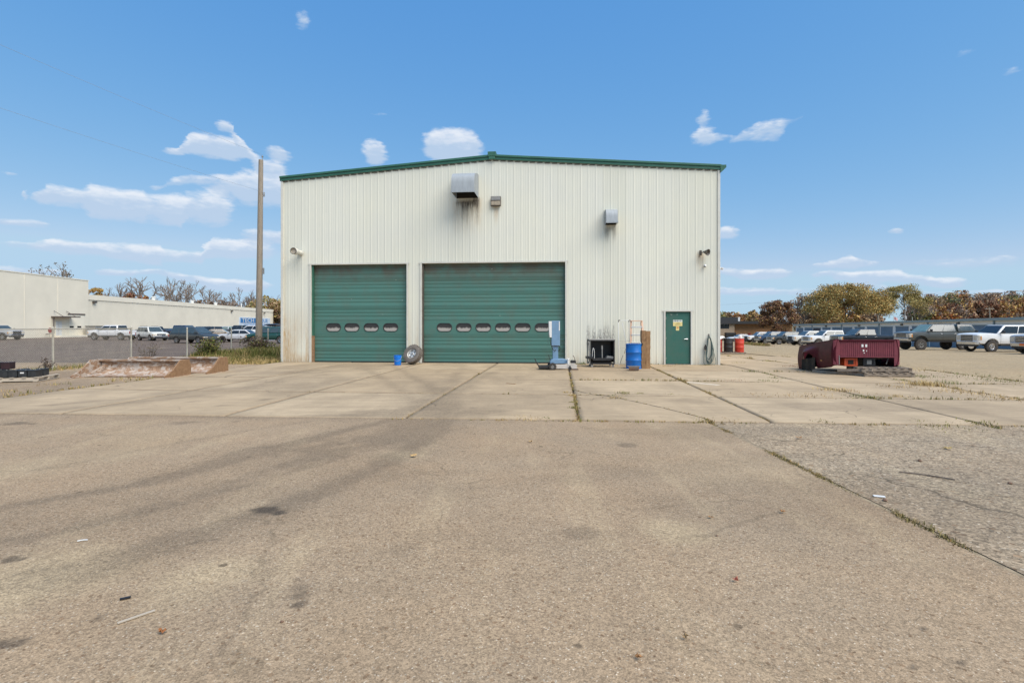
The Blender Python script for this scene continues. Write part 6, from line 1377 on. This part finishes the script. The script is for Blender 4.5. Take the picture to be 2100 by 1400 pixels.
bare('grey bare tree between the dark red tree and the big maple', 1648, 602, 122, 71, .5, 160, [TN, BR_], rmin=.03)
bare('grey bare tree right of the yellow-green oak', 1886, 606, 165, 72, .5, 120, [BR_, TN], rmin=.04)
# far woods read as one mass
def woods(name, label, spec, seed, leaf):
    rng = np.random.default_rng(seed); Vs = []; Fs = []; Cs = []; o = 0; SV = []; SF = []; so_ = 0
    for (px, top, hw, Y, pal, n) in spec:
        x, y = at(px, Y); z0 = ztf(x, y); H = 1.54 + (668 - top) / 1080 * Y - z0; rad = hw / 1080 * Y
        k = 16; C = []
        for i in range(k):
            u = rng.normal(size=3); u /= np.linalg.norm(u); c = np.array([x, y, z0 + H * .55]) + u * np.array([rad, rad, H * .43]) * rng.uniform(.4, .95); m = int(n / k * rng.uniform(.5, 1.5)); C.append(c + rng.normal(size=(m, 3)) * np.array([rad * .25, rad * .25, H * .1]))
        C = np.concatenate(C); C[:, 2] = np.clip(C[:, 2], z0 + .2, z0 + H * 1.02); V, F, c = quads(C, leaf, rng, pal); Vs.append(V); Fs.append(F + o); Cs.append(c); o += len(V)
        segs, tips = skeleton(rng, H * .97, H * .35, .45, 3, (2, 3), up=.3, r0=H * .012); V, F = tubes([(a + np.array([x, y, z0]), b + np.array([x, y, z0]), ra, rb, 2) for a, b, ra, rb, lv in segs], .06); SV.append(V); SF.append(F + so_); so_ += len(V)
    g = kind(ob(name, npmesh(name, np.concatenate(Vs), np.concatenate(Fs), 'leaves', np.concatenate(Cs), 'lc')), 'stuff'); tag(g, label, 'woods')
    b = ob('wood_trunks', npmesh('wood_trunks', np.concatenate(SV), np.concatenate(SF), 'bark_grey'), g); kind(b, 'stuff')
rg = random.Random(77); PAL = [[BR_, TN, (.30, .22, .15)], [OG, DG, (.10, .11, .05)], [OR, BR_, (.27, .12, .05)], [(.30, .225, .18), (.36, .275, .215), BR_], [RB, BR_, (.22, .09, .05)], [YG, OG, BR_]]
sp = []
for row, (Y, dt) in enumerate(((232, 0), (214, 7), (196, 18))):
    for i in range(19): px = 1872 + i * 17 + rg.uniform(-5, 5) + row * 6; top = 604 - min(7, i * .7) + dt * 1.1 + rg.uniform(-4, 7); sp.append((px, top, rg.uniform(12, 19), Y, PAL[rg.choice((0, 0, 1, 2, 3, 3, 3, 5)) if row < 2 else rg.choice((0, 2, 3, 3, 3, 4))], 3000))
for px, top, p in ((1912, 637, 2), (1990, 640, 4), (2062, 634, 2), (1962, 645, 2), (1900, 628, 1), (1880, 634, 1)): sp.append((px, top, 11, 180, [[(.42, .13, .03), OR, RB], None, None, None, None][0] if p == 2 else PAL[p], 900))
woods('far_woods', 'autumn woods rising behind the storage units at the right', sp, 5, .45)
sp = [(1478 + i * 14, 640 + rg.uniform(-3, 5) + i * 1.5, 13, 190, PAL[rg.choice((0, 1, 2, 5))], 900) for i in range(6)] + [(1640 + i * 22, 630 + rg.uniform(-3, 6), 16, 200, PAL[rg.choice((0, 2, 3))], 900) for i in range(8)]
woods('far_woods', 'low distant trees between the metal building and the big maple', sp, 6, .6)
sp = [(200 + i * 19, 622 + rg.uniform(-5, 7) - (0 if i < 12 else 4), 15, 228, PAL[rg.choice((0, 0, 2, 3, 3, 4))], 900) for i in range(22)] + [(572 + i * 8, 640 + rg.uniform(-10, 10), 12, 190, PAL[rg.choice((0, 1, 2, 5))], 900) for i in range(3)]
woods('far_woods', 'brown thicket above the low roof of the white building', sp, 7, .55)
# grasses and weeds
def blades(P, h, rng, pal, n, sp, wd=.006, lean=.5):
    """P: tuft centres (k,3); h: heights (k,)"""
    k = len(P); B = np.repeat(P, n, 0) + np.concatenate([rng.normal(size=(k * n, 2)) * np.repeat(sp, n)[:, None], np.zeros((k * n, 1))], 1); L = np.repeat(h, n) * rng.uniform(.4, 1.15, k * n)
    a = rng.uniform(0, 2 * math.pi, k * n); d = np.stack([np.cos(a), np.sin(a), np.zeros(k * n)], 1); s = np.stack([-np.sin(a), np.cos(a), np.zeros(k * n)], 1); ln = rng.uniform(.1, 1., (k * n, 1)) * lean
    up = np.array([[0, 0, 1.]]); w = wd * rng.uniform(.6, 1.5, (k * n, 1)); L = L[:, None]
    M1 = B + up * L * .55 + d * L * ln * .35; T = B + up * L * (1 - .25 * ln) + d * L * ln
    V = np.stack([B - s * w, B + s * w, M1 + s * w * .8, T + s * w * .15, T - s * w * .15, M1 - s * w * .8], 1).reshape(-1, 3)
    o = np.arange(k * n)[:, None] * 6; F = np.concatenate([o + np.array([[0, 1, 2, 5]]), o + np.array([[5, 2, 3, 4]])]); pal = np.array(pal); c = pal[rng.choice(len(pal), k)]; c = np.repeat(c, n, 0) * rng.uniform(.7, 1.3, (k * n, 1)); return V, F, np.repeat(c, 6, 0)
GRN, TAN, OLV, DRY, RED = (.13, .15, .035), (.42, .30, .13), (.20, .18, .05), (.33, .22, .09), (.26, .13, .08)
class Veg:
    def __init__(s): s.V = []; s.F = []; s.C = []; s.o = 0
    def add(s, V, F, C): s.V.append(V); s.F.append(F + s.o); s.C.append(C); s.o += len(V)
    def done(s, name, label, cat='weeds'): return tag(kind(ob(name, npmesh(name, np.concatenate(s.V), np.concatenate(s.F), 'grass_blades', np.concatenate(s.C), 'lc')), 'stuff'), label, cat)
rng = np.random.default_rng(99); G = Veg()
def pts3(xy, dz=.0): xy = np.array(xy); return np.stack([xy[:, 0], xy[:, 1], zt(xy[:, 0], xy[:, 1]) + dz], 1)
def along(a, b, n, jit=.012): tt = rng.random(n); a, b = np.array(a[:2]), np.array(b[:2]); return a + (b - a) * tt[:, None] + rng.normal(size=(n, 2)) * jit
def joint(u0, v0, u1, v1, dens, h, pal, jit=.015, n=5):
    a, b = bf(u0, v0), bf(u1, v1); L = (b - a).length; k = max(2, int(L * dens)); xy = along(a, b, k, jit); m = fbm(xy[:, 0] * .9 + 3, xy[:, 1] * .9) ; keep = m > .43; xy = xy[keep]; hh = .72 * h * (.3 + 2.2 * np.clip(m[keep] - .43, 0, .4) * 2.5) * rng.uniform(.5, 1.3, keep.sum())
    if len(xy): G.add(*blades(pts3(xy), hh, rng, pal, n, np.full(len(xy), .018), .0055))
joint(12.12, -13.0, 12.12, -.1, 26, .07, [TAN, OLV, DRY]); joint(15.17, -13.0, 15.17, -.1, 34, .08, [TAN, DRY, OLV]); joint(18.37, -13.0, 18.37, 0, 30, .07, [TAN, OLV, GRN]); joint(18.2, 0, 18.2, 8, 20, .10, [TAN, GRN])
joint(21.4, -13, 21.4, 10, 30, .09, [TAN, DRY, OLV]); joint(24.42, -13, 24.42, 10, 36, .09, [TAN, DRY, GRN]); joint(9.25, -13, 9.25, -3, 6, .04, [OLV, DRY])
for vj, dn, u_ in ((-9.74, 26, 12.1), (-6.52, 26, 12.1), (-3.22, 14, 18.4)): joint(u_, vj, 24.4, vj, dn, .075, [TAN, DRY, OLV, GRN])
joint(9.0, -12.98, 24.4, -12.62, 12, .04, [OLV, TAN, DRY]); joint(0.02, -13, .02, -1, 24, .07, [TAN, OLV, DRY]); joint(12.1, -.08, 18.1, -.08, 16, .07, [GRN, OLV, TAN]); joint(6, -9.74, 12.1, -9.74, 5, .04, [OLV, DRY]); joint(0, -.1, 1.3, -.1, 30, .06, [GRN, OLV])
def tuft(px, py, h, pal, n=60, sp=.12, wd=.005, lean=1.5): h *= .62; x, y = gp(px, py); G.add(*blades(pts3([(x, y)]), np.array([h]), rng, pal, n, np.array([sp]), wd, lean))
for px, py, h, pal, n, sp in ((1177, 838, .10, [OLV], 70, .05), (1172, 812, .09, [TAN], 70, .05), (1175, 826, .08, [OLV], 50, .04), (1160, 806, .10, [TAN], 40, .06), (1278, 808, .16, [OLV], 60, .10), (1312, 808, .08, [OLV], 40, .06), (1262, 817, .09, [TAN], 80, .10), (1380, 810, .06, [OLV], 50, .1), (1540, 763, .14, [GRN], 90, .13), (1590, 776, .10, [GRN], 60, .12), (1575, 782, .1, [GRN], 80, .14),
                          (1710, 800, .14, [TAN], 150, .2), (1735, 804, .1, [DRY], 80, .15), (1770, 815, .10, [GRN], 140, .2), (1890, 773, .13, [GRN], 120, .25), (1905, 791, .28, [TAN], 260, .22), (1880, 789, .18, [TAN], 120, .2), (1840, 794, .12, [DRY], 90, .22), (1960, 803, .16, [DRY], 110, .3), (2010, 809, .14, [TAN], 90, .2), (1840, 814, .12, [TAN], 70, .15), (1625, 752, .16, [RED], 60, .18), (1650, 757, .12, [RED], 60, .15),
                          (1850, 781, .12, [OLV], 70, .1), (2040, 781, .14, [GRN], 120, .3), (1945, 787, .2, [GRN], 70, .2), (2070, 820, .12, [DRY], 90, .25), (2050, 818, .12, [TAN], 60, .2), (1580, 738, .14, [OLV], 70, .2), (1515, 743, .1, [OLV], 40, .2), (1500, 781, .1, [RED], 60, .25), (1560, 811, .08, [DRY], 60, .3), (1660, 814, .12, [DRY], 80, .25), (1985, 771, .14, [GRN], 90, .5), (2090, 787, .14, [OLV], 90, .5), (1855, 757, .16, [TAN], 90, .25), (1870, 760, .16, [TAN], 80, .3),
                          (1190, 747, .14, [GRN], 90, .14), (1370, 751, .1, [DRY], 60, .12), (1445, 749, .1, [OLV], 60, .12), (1070, 857, .06, [TAN], 50, .12), (1095, 858, .06, [DRY], 40, .1), (1122, 858, .05, [GRN], 30, .05), (1440, 862, .06, [OLV], 50, .1), (1500, 864, .06, [DRY], 50, .15), (1930, 871, .07, [OLV], 90, .25), (2015, 869, .1, [OLV], 60, .12), (1685, 865, .07, [OLV], 40, .08)):
    tuft(px, py, h, pal, n, sp)
# dead moss and grass in the long crack
xy = np.stack([3.145 + rng.normal(size=900) * .022, rng.uniform(2.6, 8.55, 900)], 1); mm = fbm(xy[:, 0] * 2, xy[:, 1] * 1.3 + 8); kp = mm > .46; xy = xy[kp]; G.add(*blades(pts3(xy, -.01), .026 * (mm[kp] - .38) * 6 * rng.uniform(.5, 1.2, kp.sum()), rng, [(.20, .165, .06), (.24, .19, .08), (.16, .13, .05), DRY], 5, np.full(kp.sum(), .016), .0035, .9))
# diagonal crack across the concrete
DC = spline([gp(1173, 800), gp(1213, 809.5), (gp(1245, 813)), gp(1317, 828), gp(1397, 847), gp(1453, 862), (3.14, 8.3)], 6)
for a, b in zip(DC[:-1], DC[1:]):
    k = rng.integers(1, 5); G.add(*blades(pts3(along(a, b, k, .012)), np.full(k, .035) * rng.uniform(.4, 1.6, k), rng, [OLV, DRY], 5, np.full(k, .015), .0045))
G.done('joint_weeds', 'weeds and dry grass growing in the joints of the concrete')
m = MB(); vs = []; fs = []
for i, (x, y) in enumerate(DC):
    w = .009 * (1 + .5 * math.sin(i * 2.3)); vs += [(x - w * .6, y - w, ztf(x, y) + .0175), (x + w * .6, y + w, ztf(x, y) + .0175)]
    if i: fs.append((2 * i - 2, 2 * i - 1, 2 * i + 1, 2 * i))
m.add(vs, fs); kind(m.build('concrete_crack', 'dark_gap', None, fix=False), 'structure')
# verge by the fence
G = Veg(); n = 5200; u = rng.uniform(-6.6, .0, n); v = rng.uniform(-1.5, 13, n); m_ = fbm(u * .5 + 4, v * .5); P = np.array([bf(a, b)[:2] for a, b in zip(u, v)]); h = .16 + .5 * np.clip(m_ - .4, 0, .4) + .25 * (v > 3); 
pal = [TAN, OLV, GRN, DRY]; near = v < 2.0 + rng.normal(size=n) * 1.2
G.add(*blades(pts3(P[near], -.02), h[near] * .8, rng, [TAN, TAN, DRY, OLV], 7, np.full(near.sum(), .09), .008, .8)); G.add(*blades(pts3(P[~near], -.02), h[~near] * 1.0, rng, [GRN, OLV, (.16, .17, .04), TAN], 7, np.full((~near).sum(), .09), .009, .7))
n = 700; v = rng.uniform(-13, -1.3, n); u = FU + rng.normal(size=n) * .35; P = np.array([bf(a, b)[:2] for a, b in zip(u, v)]); G.add(*blades(pts3(P, -.02), rng.uniform(.05, .25, n), rng, [TAN, OLV, DRY, GRN], 5, np.full(n, .06), .006, .8))
n = 500; v = rng.uniform(-13, -2, n); u = -rng.random(n) ** 2 * 2.2; P = np.array([bf(a, b)[:2] for a, b in zip(u, v)]); kp = fbm(P[:, 0], P[:, 1]) > .5; P = P[kp]; G.add(*blades(pts3(P, -.01), rng.uniform(.03, .12, len(P)), rng, [TAN, DRY, OLV], 5, np.full(len(P), .05), .006, .8))
G.done('verge_grass', 'green and tan grass verge between the yard and the chain-link fence', 'grass')
G = Veg(); n = 900; x = rng.uniform(34.5, 42, n); y = 70 + (x - 36) * 3.2 + rng.normal(size=n) * 1.0; G.add(*blades(pts3(np.stack([x - 3.2, y], 1), 0), rng.uniform(.1, .45, n), rng, [OLV, DRY, RED, GRN], 5, np.full(n, .15), .02, .7)); G.done('lot_weeds', 'strip of weeds on the lot in front of the far pickups')
def shrub(label, px, Y, h, rad, pal, seed, n=900, leaf=.05, red=None):
    rg_ = np.random.default_rng(seed); x, y = at(px, Y); z0 = ztf(x, y); t = thing('roadside_shrub', label, 'shrub', (x, y, z0 - .02), 0, 'shrubs along the fence'); V = []; segs = []
    for i in range(16):
        a = rg_.uniform(0, 2 * math.pi); L = h * rg_.uniform(.6, 1.05); d = np.array([math.cos(a) * rg_.uniform(.1, .75), math.sin(a) * rg_.uniform(.1, .75), 1.]); d /= np.linalg.norm(d); p = np.array([math.cos(a), math.sin(a), 0]) * rad * .15 * rg_.random()
        for k in range(4): q = p + d * L / 4; segs.append((p, q, .012 - .002 * k, .010 - .002 * k, 2)); p = q; d = d + rg_.normal(size=3) * .12; d /= np.linalg.norm(d); V.append((p, k))
    A, Fm = tubes(segs, .004); ob('stems', npmesh('stems', A, Fm, 'bark'), t); C = np.array([p for p, k in V])[rg_.integers(0, len(V), n)] + rg_.normal(size=(n, 3)) * np.array([rad * .16, rad * .16, h * .08]); C[:, 2] = np.abs(C[:, 2]) + .03
    Q = quads(C, leaf, rg_, pal); ob('leaves', npmesh('leaves', *Q[:2], 'leaves', Q[2], 'lc'), t)
shrub('leafy green roadside shrub behind the snow pushers', 428, 26.5, .95, .8, [GRN, OLV, (.10, .12, .03), (.12, .08, .05)], 21, 1500)
shrub('purplish seedy shrub at the foot of the utility pole', 522, 29.6, 1.05, .9, [(.12, .075, .065), (.09, .085, .04), OLV, (.15, .09, .07)], 22, 1300)
shrub('low brown weed bush right of the utility pole foot', 545, 30.2, .85, .6, [(.11, .08, .06), OLV, GRN], 23, 800)
shrub('thin grey weed stalks by the fence before the minivan', 305, 22.5, 1.0, .7, [(.16, .12, .10), (.14, .12, .07)], 24, 260, .03)
shrub('small dark dead stump plant at the fence behind the batteries', 99, 18.0, .5, .2, [(.07, .05, .04), (.1, .07, .05)], 25, 120, .03)
# ------------------------------------------------------------------ litter on the yard
def dead_leaf(px, py, s, col, lb, seed):
    x, y = gp(px, py); rg_ = random.Random(seed); pm(f'litter_leaf_{seed}', col, .8, var=.2, vs=30); m = MB(); n = 12; c = [(0, 0, .012)]
    for i in range(n): a = 2 * math.pi * i / n; r = s * (1 if i % 2 == 0 else .5) * rg_.uniform(.8, 1.15); c.append((r * math.cos(a), r * math.sin(a), .008 + rg_.uniform(0, .022)))
    m.add(c, [(0, 1 + i, 1 + (i + 1) % n) for i in range(n)]); o = m.build('fallen_leaf', f'litter_leaf_{seed}', None, (x, y, .004), (0, 0, rg_.uniform(0, 6)), fix=False); md_ = o.modifiers.new('thickness', 'SOLIDIFY'); md_.thickness = .002; tag(o, lb, 'leaf', 'fallen leaves on the asphalt')
for i, (px, py, s, c, lb) in enumerate(((848, 937, .045, (.45, .29, .12), 'largest tan fallen leaf, in the middle of the yard'), (1088, 907, .035, (.42, .28, .13), 'small tan fallen leaf just in front of the concrete'), (1638, 899, .045, (.40, .22, .10), 'tan leaf beside the long crack near the concrete edge'), (1943, 921, .05, (.42, .30, .10), 'yellow leaf on the coarse old asphalt'), (333, 1300, .02, (.30, .12, .04), 'rusty scrap of leaf at the lower left'), (1310, 1353, .018, (.33, .17, .07), 'brown leaf at the bottom edge near the centre'), (1605, 1052, .025, (.32, .16, .06), 'brown leaf left of the long crack'), (1457, 1063, .022, (.36, .19, .07), 'orange-brown leaf right of the centre'), (1508, 1193, .02, (.42, .12, .07), 'reddish leaf low right of the centre'), (1405, 1311, .018, (.3, .2, .1), 'dull brown leaf near the bottom edge'))): dead_leaf(px, py, s, c, lb, i)
def lying(name, lb, cat, px, py, L, w, h, rz, mat, bend=0.):
    x, y = gp(px, py); m = MB(); n = 6; pts = [(-L / 2 + L * i / n, bend * math.sin(math.pi * i / n), h / 2 + .004) for i in range(n + 1)]
    for a, b in zip(pts[:-1], pts[1:]): m.bar(a, b, w, h)
    tag(m.build(name, mat, None, (x, y, .002), (0, 0, R(rz))), lb, cat)
lying('wood_sliver', 'pale thin strip of wood lying on the asphalt at the lower left', 'wood strip', 280, 1267, .165, .014, .006, 48, 'pale_wood'); lying('plastic_scrap', 'thin white curved scrap on the asphalt at the left', 'scrap', 169, 1110, .06, .008, .006, 20, 'white_paint', .008)
lying('wood_stick', 'short brown stick lying on the concrete before the wide door', 'stick', 1048, 788, .30, .03, .02, -38, 'timber'); lying('paper_scrap', 'white scrap of paper in the long crack', 'paper', 1803, 1019, .09, .04, .006, -20, 'white_paint'); lying('bent_twig', 'dark twig lying on the coarse old asphalt', 'twig', 1900, 977, .45, .010, .010, -40, 'bark', .03); lying('black_scrap', 'small black scrap on the asphalt at the lower left', 'scrap', 257, 1229, .05, .014, .008, 30, 'black_plastic')
for i, (px, py, s, lb) in enumerate(((2071, 992, .03, 'dark pebble on the coarse asphalt near the right edge'), (1886, 946, .035, 'dark stone at the end of a crack on the coarse asphalt'), (1815, 1027, .03, 'dark lump beside the paper scrap in the long crack'), (578, 1276, .014, 'small dark pebble below the oil drip'), (1470, 1099, .012, 'tiny dark pebble right of centre'))):
    s *= .7; x, y = gp(px, py); m = MB(); rg_ = random.Random(i); m.lathe([(0, 0), (s * .8, s * .1), (s, s * .4), (s * .6, s * .8), (0, s * .9)], 7); m.v = [(a * rg_.uniform(.8, 1.2), b * rg_.uniform(.7, 1.1), c) for a, b, c in m.v]; tag(m.build('pebble', 'tray_rust', None, (x, y, .002)), lb, 'pebble')
pm('patch_pale', (.56, .47, .35), .85, var=.15, vs=6, dirt=.3); lying('paint_patch', 'pale weathered board lying flat on the concrete right of the person door', 'board', 1440, 787, .95, .22, .008, -52, 'patch_pale')  # thin slab standing in for a whitish paint patch on the concrete
